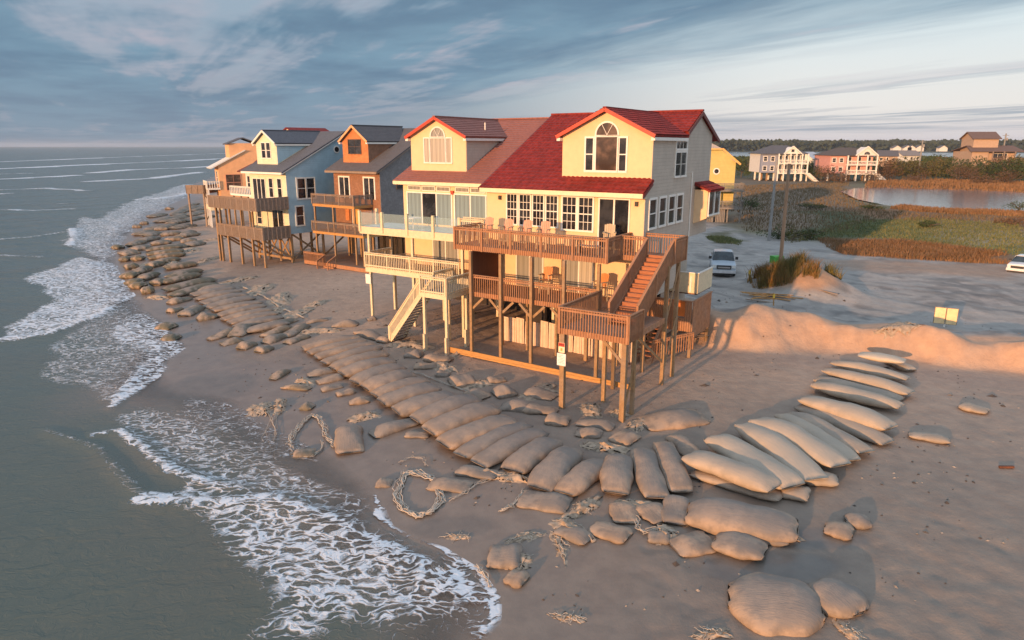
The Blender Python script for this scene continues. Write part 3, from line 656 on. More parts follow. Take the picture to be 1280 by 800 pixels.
# ================================================================== the red roofed house (nearest)
def red_house():
    O = (7.31, 38.38); h = House('beach_house', O, 32.88, 'nearest cream beach house with bright red tiled roof on tall wooden pilings', 'house', 'stilt houses in a row along the beach'); r = h.r
    F0 = Face('F', 0); RX = Face('R', 0.022)
    w = MB(); gable_body(w, -10.6, 0, (-.6, 9.98), (8.49, 14.55), 11.2, 3.8, 6.75, 5.6, rear=(12.33, 12.9)); wall = w.build('wall', cream, r)
    w = MB(); zf = lambda y: 9.98+(y+.6)*(14.55-9.98)/9.09-.15; w.prism([(0, 3.8), (0, zf(0)), (.78, zf(.78)), (.78, 13.14), (5.9, 13.14), (8.49, zf(8.49)), (11.2, 13.2), (11.2, 6.75), (5.6, 6.75), (5.6, 3.8)], 'x', .004, .022); w.build('gable_wall', shadetaupe, r)
    w = MB(); w.box(-10.6, -.9, 5.602, 10.4, .2, 6.748); w.build('lower_wall', shadetaupe, r)
    tk = dict(row=.36, lip=.035, wave=.045, pitch=.30)
    m = MB(); zz = lambda y: 9.98+(y+.6)*(14.62-9.98)/9.09
    tiles(m, (-10.75, -.6, zz(-.6)), (.16, -.6, zz(-.6)), (.16, .78, zz(.78)), (-10.75, .78, zz(.78)), **tk)
    tiles(m, (-10.75, .78, zz(.78)), (-.04, .78, zz(.78)), (-.04, 5.95, zz(5.95)), (-10.75, 5.95, zz(5.95)), **tk)
    tiles(m, (-10.75, 5.95, zz(5.95)), (.16, 5.95, zz(5.95)), (.16, 8.49, zz(8.49)), (-10.75, 8.49, zz(8.49)), **tk)
    tiles(m, (.16, 12.33, 12.9), (-10.75, 12.33, 12.9), (-10.75, 8.49, zz(8.49)), (.16, 8.49, zz(8.49)), **tk)
    m.beam((-10.8, 8.49, zz(8.49)+.05), (.2, 8.49, zz(8.49)+.05), .26, .12)
    m.build('roof', redroof, r)
    t = MB(); t.box(-10.7, .12, -.66, -.60, 9.72, 9.97); t.box(-10.7, .12, -.598, -.01, 9.70, 9.74); t.build('fascia', trimc, r)
    drp = plain('dark_red_paint', (.16,.045,.035), .6)
    MB().beam((.12, -.55, zz(-.55)-.2), (.12, .74, zz(.74)-.2), .06, .2).build('rake_board', drp, r)
    t = MB(); t.beam((.19, 6.0, zz(6.0)-.13), (.19, 8.49, zz(8.49)-.13), .06, .22); t.beam((.19, 8.49, zz(8.49)-.13), (.19, 12.33, 12.79), .06, .22); t.build('rake_board', drp, r)
    MB().beam((-10.79, -.6, zz(-.6)-.1), (-10.79, 8.49, zz(8.49)-.1), .06, .22).build('rake_board', drp, r)
    d = dormer(r, -5.64, .003, .78, 10.3, 13.14, 14.5, 6.0, 8.45, cream, redroof, redtrim, tk)
    FD = Face('F', .78)
    o = window(d, FD, -3.42, -2.12, 11.13, 12.98, mid=False, fr=.12, pane=glassw)
    window(d, FD, -4.07, -3.62, 11.13, 12.92, fr=.10); window(d, FD, -1.96, -1.56, 11.13, 12.92, fr=.10)
    arch_window(d, FD, -2.77, 13.10, .66, pane=glassw)
    b = MB(); b.box(-4.18, -1.45, .73, .777, 10.99, 11.04); b.build('sill', trimw, d)
    # upper front windows
    xs = [-9.08, -8.27, -8.17, -7.31, -7.21, -6.38, -6.28, -5.42]
    for i in range(4): window(r, F0, xs[2*i]+.06, xs[2*i+1]-.06, 7.80, 9.60, 3, 4, fr=.09)
    window(r, F0, -5.10, -4.24, 7.72, 9.58, 3, 4, fr=.11); window(r, F0, -4.02, -3.16, 7.72, 9.58, 3, 4, fr=.11)
    slider(r, F0, -2.70, -.92, 6.80, 9.56, 2, pane=glass, fr=.09)
    # right gable windows
    for a in (.62, 2.12, 3.62, 5.02): window(r, RX, a, a+.95, 8.0, 9.55, 1, 1, fr=.12)
    window(r, RX, 4.35, 5.20, 10.75, 12.10, 1, 2, fr=.12, mid=False); window(r, RX, 5.32, 6.17, 10.75, 12.10, 1, 2, fr=.12, mid=False)
    window(r, RX, 4.35, 6.17, 12.34, 12.74, 3, 1, fr=.12, mid=False)
    # bay on the gable
    b = MB(); b.prism([(0, 7.55), (0, 9.75), (.9, 9.75), (.9, 7.95)], 'y', 8.3, 11.05); bay = b.build('bay_window', cream, r)
    RB = Face('R', .9); window(bay, RB, 8.55, 9.55, 8.15, 9.6, fr=.1, mid=False); window(bay, RB, 9.72, 10.75, 8.15, 9.6, fr=.1, mid=False)
    m = MB(); tiles(m, (1.12, 8.15, 9.72), (1.12, 11.2, 9.72), (.0, 11.2, 10.2), (.0, 8.15, 10.2), **tk); m.build('bay_roof', redroof, bay)
    # dark side entry, drain pipe, eave lamps
    MB().tube([(.06, 7.5, 6.8), (.06, 7.5, 10.9)], .045, 8).build('downspout', trimw, r)
    for x in (-9.55, -.45): MB().box(x-.08, x+.08, -.16, -.004, 9.25, 9.5).build('wall_lamp', black, r)
    arch_window(r, Face('R', -.9), 7.8, 5.5, .55, paint=plain('dark_red_trim', (.2,.06,.04), .6), name='side_arch'); window(r, Face('R', -.9), 7.28, 8.32, 3.2, 5.4, fr=.06, mid=False, paint=MATS['dark_red_trim'], name='side_door')
    # lower front wall openings, yellow light on cream
    slider(r, F0, -8.30, -6.45, 3.98, 6.2, 2, pane=[greycurt, greycurt], fr=.08); slider(r, F0, -4.85, -3.05, 3.98, 6.2, 2, pane=[greycurt, whitecurt], fr=.08)
    window(r, RX, .9, 1.5, 4.6, 6.2, fr=.1, pane=greycurt); window(r, RX, 2.2, 2.8, 4.6, 6.2, fr=.1)
    # ---- upper deck
    ud = h.deck(-10.8, -.75, -3.1, -.02, 6.72, deckwood, name='upper_deck')
    h.railing(ud, [((-10.8, -3.14, 6.72), (-.75, -3.14, 6.72))], deckwood, below=.30, sp=.145, posts=5, post=.11)
    h.railing(ud, [((-10.84, -3.1, 6.72), (-10.84, -.1, 6.72)), ((-.71, -3.1, 6.72), (-.71, -.1, 6.72))], deckwood, below=.30, sp=.145, posts=1, post=.11)
    # ---- lower deck
    ld = h.deck(-9.6, -.95, -3.1, -.02, 3.93, deckwood, name='lower_deck')
    h.railing(ld, [((-9.55, -3.14, 3.93), (-.95, -3.14, 3.93))], deckwood, below=.28, sp=.145)
    m = MB(); m.box(-9.62, -9.56, -3.05, -.02, 3.95, 6.4); m.build('privacy_wall', darkpanel, r)
    # landing and stairs
    ln = h.deck(-.93, 2.62, -7.75, -3.12, 3.93, deckwood, name='stair_landing')
    h.railing(ln, [((-.93, -7.79, 3.93), (2.62, -7.79, 3.93)), ((-.97, -7.75, 3.93), (-.97, -3.2, 3.93)), ((2.66, -7.75, 3.93), (2.66, -6.1, 3.93))], deckwood, below=.28, sp=.14, posts=1, post=.12)
    tp = h.deck(-.68, 2.3, -1.35, .42, 6.70, deckwood, name='top_landing')
    h.railing(tp, [((-.1, .42, 6.7), (2.3, .42, 6.7)), ((2.34, -1.35, 6.7), (2.34, .42, 6.7)), ((-.66, -1.39, 6.7), (.72, -1.39, 6.7))], deckwood, below=.26, sp=.14, posts=1, post=.11)
    st = MB(); n = 15; y0, y1 = -5.75, -1.37; x0, x1 = .86, 2.18
    for i in range(n):
        y = y0+(y1-y0)*i/n; z = 3.93+(6.70-3.93)*(i+1)/(n); st.box(x0, x1, y-.02, y+(y1-y0)/n+.03, z-.045, z-.003*(i == n-1)); st.box(x0, x1, y+(y1-y0)/n-.01, y+(y1-y0)/n+.014, z-.003, z+.135)
    stair = st.build('staircase', stairwood, r)
    s2 = MB()
    for x in (x0-.05, x1+.05): s2.beam((x, y0-.1, 3.93), (x, y1, 6.58), .05, .32)
    s2.build('stringer', deckwood, stair)
    for x in (x0-.08, x1+.08):
        m = MB(); rail(m, (x, y0-.1, 4.05), (x, y1, 6.72), h=1.0, below=.35, sp=.125, bal=.045, posts=2, post=.11); m.build('railing', deckwood, stair)
    # posts
    for x in (-9.5, -7.35, -5.25, -3.15):
        h.post(x, -3.32, 6.42, postwood, .17)
    h.post(-1.05, -3.32, 6.42, postwood, .17)
    for x in (-9.3, -7.3, -5.2, -3.2, -1.2): h.post(x, -.3, 3.64, postwood, .2); h.post(x, 3.0, 3.75, trimc, .22); h.post(x, 5.3, 3.75, postwood, .25, round_=True)
    for x, y, t in ((2.45, -7.62, 3.64), (2.50, -6.6, 3.64), (-.8, -7.62, 3.64), (.25, -3.9, 3.64), (.6, -5.8, 3.64)): h.post(x, y, t, postwood, .24 if y < -7 else .18)
    for x, y in ((2.24, -1.95), (2.24, -.35), (.5, -.5)): h.post(x, y, 6.42, postwood, .19)
    for x in (-9.5, -7.35, -5.25, -3.15):
        h.brace((x+.08, -3.26, 2.95), (x+.85, -3.26, 3.66), postwood)
        h.brace((x-.08, -3.26, 2.95), (x-.85, -3.26, 3.66), postwood) if x > -9 else None
    h.brace((2.4, -7.6, 2.6), (1.3, -7.6, 3.66), postwood); h.brace((2.45, -7.5, .2), (2.5, -6.6, 2.2), postwood, .05, .14)
    h.brace((2.45, -7.62, 1.6), (1.7, -5.9, -.1), postwood); h.brace((2.3, -1.9, 3.6), (2.3, -.4, 6.3), postwood); h.brace((2.3, -.4, 3.4), (2.3, -1.9, .8), postwood)
    h.brace((2.0, -5.6, 3.6), (2.24, -2., 1.2), postwood)
    # skirt beam and back panels under the house
    z = h.gz(-5, -3.4); b = MB()
    b.beam((-11.5, -3.45, z+.22+.05), (1.2, -3.45, z+.22-.12), .07, .34); b.build('skirt_beam', beamwood, r)
    pn = MB(); random.seed(3)
    for i in range(16):
        x = -10.0+i*.60; zt = 1.62+random.uniform(-.12, .15)-.02*i
        pn.prism([(x, -.6), (x+random.uniform(-.05, .1), zt), (x+.55, zt-.04), (x+.56, -.6)], 'y', .72, .80)
        for k in (0.15, .40): pn.box(x+k, x+k+.05, .68, .719, -.6, zt-.1)
    pn.build('underpinning_panels', plain('pinkish_panel', (.70, .52, .39), .7, .08, 4), r)
    v = MB(); v.box(-10.5, -.92, 5.52, 5.58, -.3, 3.78); v.build('shade_backdrop', darkvoid, r)  # added dark sheet standing in for the shaded void under the house
    # rear balcony in cream boards and the timber enclosure below it
    m = MB(); m.box(-.85, 1.05, 7.05, 7.13, 3.2, 4.5); m.box(.97, 1.05, 7.131, 10.0, 3.2, 4.5); bal = m.build('side_balcony', creamwood, r)
    m = MB(); m.box(-.85, .97, 7.135, 10.0, 3.1, 3.2); m.build('balcony_floor', deckfloor, bal)
    m = MB(); m.beam((-.9, 7.09, 4.53), (1.1, 7.09, 4.53), .16, .05); m.beam((1.01, 7.18, 4.53), (1.01, 10., 4.53), .16, .05); m.box(.5, .62, 7.0, 7.049, 3.25, 4.3); m.build('balcony_cap', trimw, bal)
    enc = h.deck(-.85, 1.95, 3.4, 6.9, 2.15, oldwood, name='back_porch')
    m = MB()
    for i in range(20): x = -.85+i*.14; m.box(x, x+.12, 3.33, 3.37, 1.6, 3.45) if not 12 < i < 17 else m.box(x, x+.12, 3.33, 3.37, 1.6, 2.4)
    for i in range(25): y = 3.4+i*.14; m.box(1.98, 2.02, y, y+.12, 1.2, 3.45)
    m.beam((-.85, 3.35, 3.48), (2.0, 3.35, 3.48), .14, .05); m.beam((2.0, 3.42, 3.48), (2.0, 6.9, 3.48), .14, .05); m.build('porch_screen', deckwood, enc)
    MB().box(1.05, 1.62, 3.38, 3.44, 2.5, 3.5).build('orange_panel', plain('orange_board', (.62, .17, .03), .6), enc)
    for x, y in ((1.9, 3.5), (1.9, 6.8), (.2, 3.5), (-.7, 3.5)): h.post(x, y, 1.86, postwood, .18)
    # steps from the porch down to the sand
    s3 = MB()
    for i in range(9): s3.box(-.6, .5, 3.2-i*.27, 3.2-i*.27+.29, 2.1-i*.21-.04, 2.1-i*.21)
    rs = s3.build('rear_steps', stairwood, r)
    m = MB(); rail(m, (.56, 3.2, 2.1), (.56, .9, .25), h=.95, below=.2, sp=.16); m.build('railing', deckwood, rs)
    m = MB(); rail(m, (.56, .8, .5), (2.3, 2.9, .8), h=.95, below=.1, sp=.16, posts=1); m.build('railing', deckwood, rs)
    # sign board fixed low
    return h
RH = red_house()

# ================================================================== brown roofed half, set back
def brown_house():
    c, s = math.cos(R(32.88)), math.sin(R(32.88)); sb = 2.7
    O = (7.31-10.62*c+sb*s, 38.38+10.62*s+sb*c); h = House('beach_house', O, 32.88, 'cream beach house with brown tiled roof and glass railed deck beside the red one', 'house', 'stilt houses in a row along the beach'); r = h.r
    F0 = Face('F', 0); W = 9.35
    w = MB(); gable_body(w, -W, -.02, (-.6, 10.03), (8.49, 14.45), 11.0, 3.8, rear=(12.1, 12.9)); w.build('wall', cream, r)
    w = MB(); w.box(-W, -.02, 5.6, 10.4, .2, 3.79); w.build('lower_wall', cream, r)
    zz = lambda y: 10.05+(y+.6)*(14.52-10.05)/9.09; tk = dict(row=.34, lip=.03)
    m = MB(); tiles(m, (-W-.45, -.6, zz(-.6)), (-.02, -.6, zz(-.6)), (-.02, 8.49, zz(8.49)), (-W-.45, 8.49, zz(8.49)), **tk); tiles(m, (-.02, 12.1, 12.95), (-W-.45, 12.1, 12.95), (-W-.45, 8.49, zz(8.49)), (-.02, 8.49, zz(8.49)), **tk)
    m.beam((-W-.45, 8.49, zz(8.49)+.04), (-.02, 8.49, zz(8.49)+.04), .24, .1); m.build('roof', brownroof, r)
    t = MB(); t.box(-W-.4, -.05, -.66, -.60, 9.80, 10.03); t.box(-W-.4, -.05, -.598, -.01, 9.78, 9.82); t.build('fascia', trimc, r)
    d = dormer(r, -9.15, -4.15, .8, 10.4, 13.2, 14.42, 5.9, 8.3, cream, brownroof, redtrim, tk)
    MB().prism([(.83, 10.7), (.83, 13.18), (5.9, 13.18)], 'x', -4.146, -4.12).build('dormer_side', shadetaupe, d)
    FD = Face('F', .8); window(d, FD, -7.28, -5.98, 11.35, 13.0, mid=False, pane=whitecurt, fr=.1); window(d, FD, -7.84, -7.42, 11.35, 13.0, mid=False, pane=whitecurt); window(d, FD, -5.84, -5.42, 11.35, 13.0, mid=False, pane=whitecurt)
    arch_window(d, FD, -6.63, 13.13, .6, pane=greycurt)
    for dx in (0,): 
        MB().tube([(-4.9, 4.2, 13.6), (-4.9, 4.2, 14.15)], .05, 6).build('vent_pipe', trimw, d)
    for a0 in (-8.9, -4.55):
        n = 3; L = 4.0 if a0 < -5 else 3.95
        slider(r, F0, a0, a0+L, 7.0, 9.18, 3, pane=[bluecurt, glass if a0 < -5 else bluecurt, bluecurt], fr=.10)
        for i in range(3): window(r, F0, a0+.1+i*L/3, a0+(i+1)*L/3-.12, 9.42, 9.66, mid=False, fr=.06, pane=greycurt, paint=trimw, name='transom_window')
    MB().box(-4.83, -4.63, -.18, -.004, 9.2, 9.45).build('wall_lamp', redtrim, r)
    slider(r, F0, -6.6, -4.4, 4.0, 6.1, 2, pane=greycurt); slider(r, F0, -2.6, -.8, 4.0, 6.1, 2, pane=greycurt)
    slider(r, Face('L', -W), 2., 4., 4., 6., 2)
    # glass railed deck
    DY = -3.0; Z = 6.88
    ud = MB().box(-10.9, .05, DY, -.02, Z-.06, Z).build('upper_deck', aqua, r)
    m = MB(); m.box(-10.95, .05, DY-.06, DY-.003, Z-.5, Z+.02); m.box(-10.98, -10.903, DY-.003, -.02, Z-.5, Z+.02)
    for i in range(1, 16): x = -10.9+i*.7; m.box(x-.03, x+.03, DY, -.05, Z-.3, Z-.062)
    m.build('rim_joist', creamwood, ud)
    px = [-10.85, -8.7, -6.4, -4.1, -1.9]
    for x in px: MB().box(x-.09, x+.09, DY-.15, DY+.03, Z-.35, Z+1.12).build('rail_post', creamwood, ud)
    MB().box(-10.95, -10.77, -1.4, -1.22, Z-.05, Z+1.15).build('rail_post', creamwood, ud)
    gm, g, p = newmat('clear_green_glass'); p.inputs['Base Color'].default_value = (.55, .72, .70, 1); p.inputs['Roughness'].default_value = .05; p.inputs['Alpha'].default_value = .16
    for i in range(4): MB().box(px[i]+.09, px[i+1]-.09, DY-.07, DY-.055, Z+.06, Z+1.02).build('glass_panel', gm, ud)
    MB().box(-10.87, -10.855, DY+.05, -1.42, Z+.06, Z+1.02).build('glass_panel', gm, ud)
    m = MB(); rail(m, (-1.8, DY-.06, Z), (.0, DY-.06, Z), sp=.15); rail(m, (-.02, -.9, Z), (-3.2, -.9, Z), h=.9, sp=.15, below=0); m.build('railing', creamwood, ud)
    # cream lower deck and its stairs
    ld = MB().box(-10.6, .0, -2.9, -.02, 3.92, 3.98).build('lower_deck', deckfloor, r)
    m = MB(); m.box(-10.65, .0, -2.96, -2.903, 3.6, 3.99); m.box(-10.68, -10.603, -2.9, -.02, 3.6, 3.99); m.build('rim_joist', creamwood, ld)
    for a, b in (((-10.6, -2.98, 3.98), (-2.1, -2.98, 3.98)), ((-10.64, -2.9, 3.98), (-10.64, -.1, 3.98))):
        m = MB(); rail(m, a, b, sp=.16, posts=4, below=.05, bottom=.12); m.build('railing', creamwood, ld)
    for x in (-10.3, -6.2, -1.9): h.post(x, -2.8, 6.4, creamwood, .17)
    for x in (-10.3, -8., -5.5, -3.): h.post(x, -.3, 3.6, creamwood, .2); h.post(x, 3., 3.75, creamwood, .22)
    MB().box(-10.55, -10.05, -3.1, -3.05, 2.75, 3.45).build('notice_board', trimw, r)
    # landing in front, lower than the deck, with stairs running left
    lx0, lx1, ly0, ly1, lz = -2.55, -.55, -6.35, -3.0, 3.6
    ln = MB().box(lx0, lx1, ly0, ly1, lz-.06, lz).build('stair_landing', greywood, r)
    m = MB(); m.box(lx0-.05, lx1+.05, ly0-.06, ly0-.003, lz-.3, lz+.01); m.box(lx1+.003, lx1+.06, ly0, ly1, lz-.3, lz+.01); m.build('rim_joist', creamwood, ln)
    for a, b in (((lx0, ly0-.05, lz), (lx1, ly0-.05, lz)), ((lx1+.04, ly0, lz), (lx1+.04, ly1, lz)), ((lx0-.02, ly0+1.3, lz), (lx0-.02, ly1, lz))):
        m = MB(); rail(m, a, b, sp=.17, posts=1, post=.12, below=.05, bottom=.1); m.build('railing', creamwood, ln)
    st = MB(); n = 16; zb = h.gz(-6., ly0+.6)
    for i in range(n):
        f = (i+.5)/n; x = lx0-f*2.75; z = lz-(lz-zb)*(i+1)/(n+.5); st.box(x-.14, x+.14, ly0+.06, ly0+1.2, z-.045, z)
    stair = st.build('staircase', oldwood, r); m = MB()
    for y in (ly0+.02, ly0+1.24): m.beam((lx0, y, lz-.15), (lx0-2.8, y, zb+.1), .05, .3)
    m.build('stringer', creamwood, stair)
    for y in (ly0, ly0+1.26):
        m = MB(); rail(m, (lx0, y, lz-.05), (lx0-2.8, y, zb+.15), h=.95, below=.1, sp=.15, posts=1, post=.13); m.build('railing', creamwood, stair)
    for x, y in ((lx0+.25, ly0+.02), (lx1, ly0+.02), (lx1-.05, ly1-1.2), (lx0+.2, ly1-.8)): h.post(x, y, lz-.06, creamwood, .17); h.post(x+.02, y-.14, h.gz(x, y)+1.1, creamwood, .14, name='post_splint')
    v = MB(); v.box(-W, -.05, 5.52, 5.58, -.3, 3.78); v.build('shade_backdrop', darkvoid, r)
    return h
BH = brown_house()

# ================================================================== orange shingled house
def orange_house():
    h = House('beach_house', (-13.7, 72.8), 36, 'orange and brown shingled beach house with grey roof and three tiers of wooden deck', 'house', 'stilt houses in a row along the beach'); r = h.r
    W = 7.2; F0 = Face('F', 0)
    w = MB(); gable_body(w, -W, -.02, (-.6, 9.9), (8.2, 14.4), 11.0, 3.6, rear=(12.1, 12.6)); w.build('wall', brownshingle, r)
    w = MB(); w.prism([(0, 3.6), (0, 9.9), (8.2, 14.1), (11, 12.8), (11, 3.6)], 'x', -.015, .03); w.build('gable_wall', greyshingle, r)
    zz = lambda y: 9.98+(y+.6)*(14.45-9.98)/8.8; tk = dict(row=.3, lip=.015)
    m = MB(); tiles(m, (-W-.6, -.7, zz(-.7)), (.35, -.7, zz(-.7)), (.35, 8.2, zz(8.2)), (-W-.6, 8.2, zz(8.2)), **tk); tiles(m, (.35, 12.1, 12.7), (-W-.6, 12.1, 12.7), (-W-.6, 8.2, zz(8.2)), (.35, 8.2, zz(8.2)), **tk); m.build('roof', greyroof, r)
    t = MB(); t.box(-W-.55, .3, -.76, -.70, 9.68, 9.90); t.beam((.32, -.7, 9.8), (.32, 8.2, 14.28), .05, .2); t.build('fascia', oldwood, r)
    d = dormer(r, -6.5, -2.5, .9, 10.5, 13.1, 14.55, 5.8, 8.1, orangeshingle, greyroof, plain('pale_orange_trim', (.72, .38, .18), .6), tk)
    x1 = -2.5; sdm = MB(); sdm.prism([(.9, 10.9), (.9, 13.1), (5.6, 13.1)], 'x', x1, x1+.03); sdm.build('dormer_side', brownshingle, d)
    FD = Face('F', .9); window(d, FD, -5.5, -3.6, 11.7, 13.1, 2, 2, paint=plain('dark_frame', (.09,.06,.05), .5), fr=.08)
    for a in (-5.5, -1.6): slider(r, F0, a-.75, a+.75, 7.0, 9.2, 2, fr=.16)
    window(r, Face('R', .03), 2.4, 3.7, 8.1, 9.2, 1, 1, paint=MATS['dark_frame']); window(r, Face('R', .03), 3.85, 5.15, 8.1, 9.2, 1, 1, paint=MATS['dark_frame'])
    slider(r, F0, -4.4, -3.4, 3.9, 6.0, 1, pane=plain('orange_door', (.72, .36, .10), .5), paint=trimw, name='front_door')
    MB().box(-5.5, -4.9, -.1, -.01, 4.6, 5.8).build('wall_panel', orangeshingle, r)
    for z, nm, x0, x1, y0 in ((6.5, 'upper_deck', -7.8, -1.2, -2.6), (3.6, 'lower_deck', -7.8, .2, -2.8)):
        dk = h.deck(x0, x1, y0, -.02, z, beamwood, name=nm, rim=.3, rimmat=beamwood)
        h.railing(dk, [((x0, y0-.05, z), (x1, y0-.05, z)), ((x1, y0, z), (x1, -.1, z))], oldwood, sp=.15, below=.05, posts=3, post=.12)
    for x in (-7.6, -4.6, -1.3): h.post(x, -2.5, 6.2, postwood, .17)
    h.post(.1, -2.7, 3.3, postwood, .2)
    for x in (-7, -5, -3, -.3): h.post(x, 1.5, 3.5, postwood, .24); h.post(x, 5, 3.5, postwood, .24)
    g = h.gz(-3, -2); b = h.deck(-8.6, 1.6, -3.6, 2.5, g+.45, deckwood, name='ground_deck', rim=.4)
    h.railing(b, [((-8.6, -3.6, g+.45), (-5.2, -3.6, g+.45)), ((1.6, -3.4, g+.45), (1.6, 2.4, g+.45))], deckwood, h=.95, sp=.13, below=.05)
    s3 = MB()
    for i in range(3): s3.box(-5.0, -3.4, -3.65-i*.3, -3.33-i*.3, g-.3, g+.45-(i+1)*.15)
    st = s3.build('steps', deckwood, r); m = MB(); rail(m, (-3.35, -3.6, g+.45), (-3.35, -4.7, g-.05), h=.9, sp=.4, posts=1); rail(m, (-5.05, -3.6, g+.45), (-5.05, -4.7, g-.05), h=.9, sp=.15, posts=1); m.build('railing', deckwood, st)
    v = MB(); v.box(-W, -.1, 6.0, 6.1, -.3, 3.55); v.build('shade_backdrop', darkvoid, r)
orange_house()
# ================================================================== blue house
def blue_house():
    h = House('beach_house', (-24.3, 75.6), 38, 'blue sided beach house with cream front and slate roof standing on cross braced pilings', 'house', 'stilt houses in a row along the beach'); r = h.r
    W = 7.0; F0 = Face('F', 0); RX = Face('R', .02)
    w = MB(); gable_body(w, -W, -.02, (-.6, 9.75), (8.2, 14.1), 11.0, 3.1, rear=(12.1, 12.4)); w.build('wall', cream2, r)
    w = MB(); w.prism([(0, 3.1), (0, 9.85), (8.2, 13.85), (11, 12.6), (11, 3.1)], 'x', -.015, .02); w.build('gable_wall', bluesiding, r)
    zz = lambda y: 9.8+(y+.6)*(14.15-9.8)/8.8; tk = dict(row=.3, lip=.015)
    m = MB(); tiles(m, (-W-.5, -.7, zz(-.7)), (.3, -.7, zz(-.7)), (.3, 8.2, zz(8.2)), (-W-.5, 8.2, zz(8.2)), **tk); tiles(m, (.3, 12.1, 12.5), (-W-.5, 12.1, 12.5), (-W-.5, 8.2, zz(8.2)), (.3, 8.2, zz(8.2)), **tk); m.build('roof', bluegrey_roof, r)
    t = MB(); t.box(-W-.45, .25, -.76, -.70, 9.50, 9.72); t.beam((.27, -.7, 9.62), (.27, 8.2, 13.98), .05, .18); t.build('fascia', trimw, r)
    d = dormer(r, -6.4, -2.5, .8, 10.3, 12.9, 14.1, 5.6, 8.1, cream2, bluegrey_roof, trimw, tk)
    sdm = MB(); sdm.prism([(.83, 10.6), (.83, 12.9), (5.5, 12.9)], 'x', -2.5, -2.47); sdm.build('dormer_side', bluesiding, d)
    FD = Face('F', .8); window(d, FD, -5.3, -4.6, 11.2, 12.8, fr=.1); window(d, FD, -4.35, -3.65, 11.2, 12.8, fr=.1)
    slider(r, F0, -6.3, -4.0, 6.6, 8.9, 3, fr=.1); window(r, F0, -3.2, -2.5, 7.0, 9.0); window(r, F0, -1.6, -.9, 7.0, 9.0)
    slider(r, F0, -3.0, -1.0, 3.4, 5.6, 2); window(r, F0, -6.0, -5.2, 3.9, 5.3)
    window(r, RX, 1.35, 2.35, 6.9, 9.0, 1, 1, fr=.16); window(r, RX, 2.55, 3.55, 6.9, 9.0, 1, 1, fr=.16); window(r, RX, .95, 1.85, 4.0, 6.0, fr=.16)
    m = MB(); N = 16
    m.tube([(.02, 6.9, 12.1), (.10, 6.9, 12.1)], .42, N); o = m.build('round_window', trimw, r); MB().tube([(.03, 6.9, 12.1), (.115, 6.9, 12.1)], .30, N).build('pane', glass, o)
    ld = h.deck(-8.6, .1, -3.4, -.02, 3.0, oldwood, name='lower_deck', floor=greywood); h.railing(ld, [((-8.6, -3.45, 3.0), (.1, -3.45, 3.0)), ((.14, -3.4, 3.0), (.14, -.1, 3.0))], oldwood, sp=.13, below=.25, bal=.08, posts=6, post=.13)
    ud = h.deck(-9.2, .1, -3.9, -.02, 6.1, oldwood, name='upper_deck', floor=greywood); h.railing(ud, [((-9.2, -3.95, 6.1), (.1, -3.95, 6.1)), ((.14, -3.9, 6.1), (.14, -.1, 6.1))], oldwood, sp=.13, below=.25, bal=.08, posts=8, post=.13)
    for x in (-9.0, -8.4, -6.9, -4.4, -2.1, .0): h.post(x, -3.3, 6.0 if x < -8.9 else 3.0, postwood, .22)
    for x in (-8.2, -6.2, -3.9, -1.7): h.post(x, -3.3, 5.85, postwood, .16, z0=3.1, sink=0)
    for x in (-6.8, -4.6, -2.5, -.3): h.post(x, .3, 3.1, postwood, .3, round_=True); h.post(x, 4.5, 3.1, postwood, .3, round_=True)
    h.post(-.15, 8.5, 3.1, postwood, .6)
    for i, x in enumerate((-6.8, -4.6, -2.5)):
        h.brace((x, .2, .3), (x+2.2, .2, 3.0), postwood, .07, .2); h.brace((x+2.2, .15, .3), (x, .15, 3.0), postwood, .07, .2)
    for x in (-8.2, -6.8, -4.3, -2., -.1): h.brace((x, -3.2, 2.7), (x+.1, .2, .4), postwood, .07, .2)
    h.brace((-.2, .4, 3.0), (-.2, 4.4, .2), postwood, .07, .2); h.brace((-.25, .4, .3), (-.25, 4.4, 3.0), postwood, .07, .2); h.brace((-.2, 4.6, .3), (-.2, 8.4, 2.8), postwood, .07, .2)
    h.brace((-6.8, .1, .35), (-.3, .1, .35), postwood, .07, .25)
blue_house()
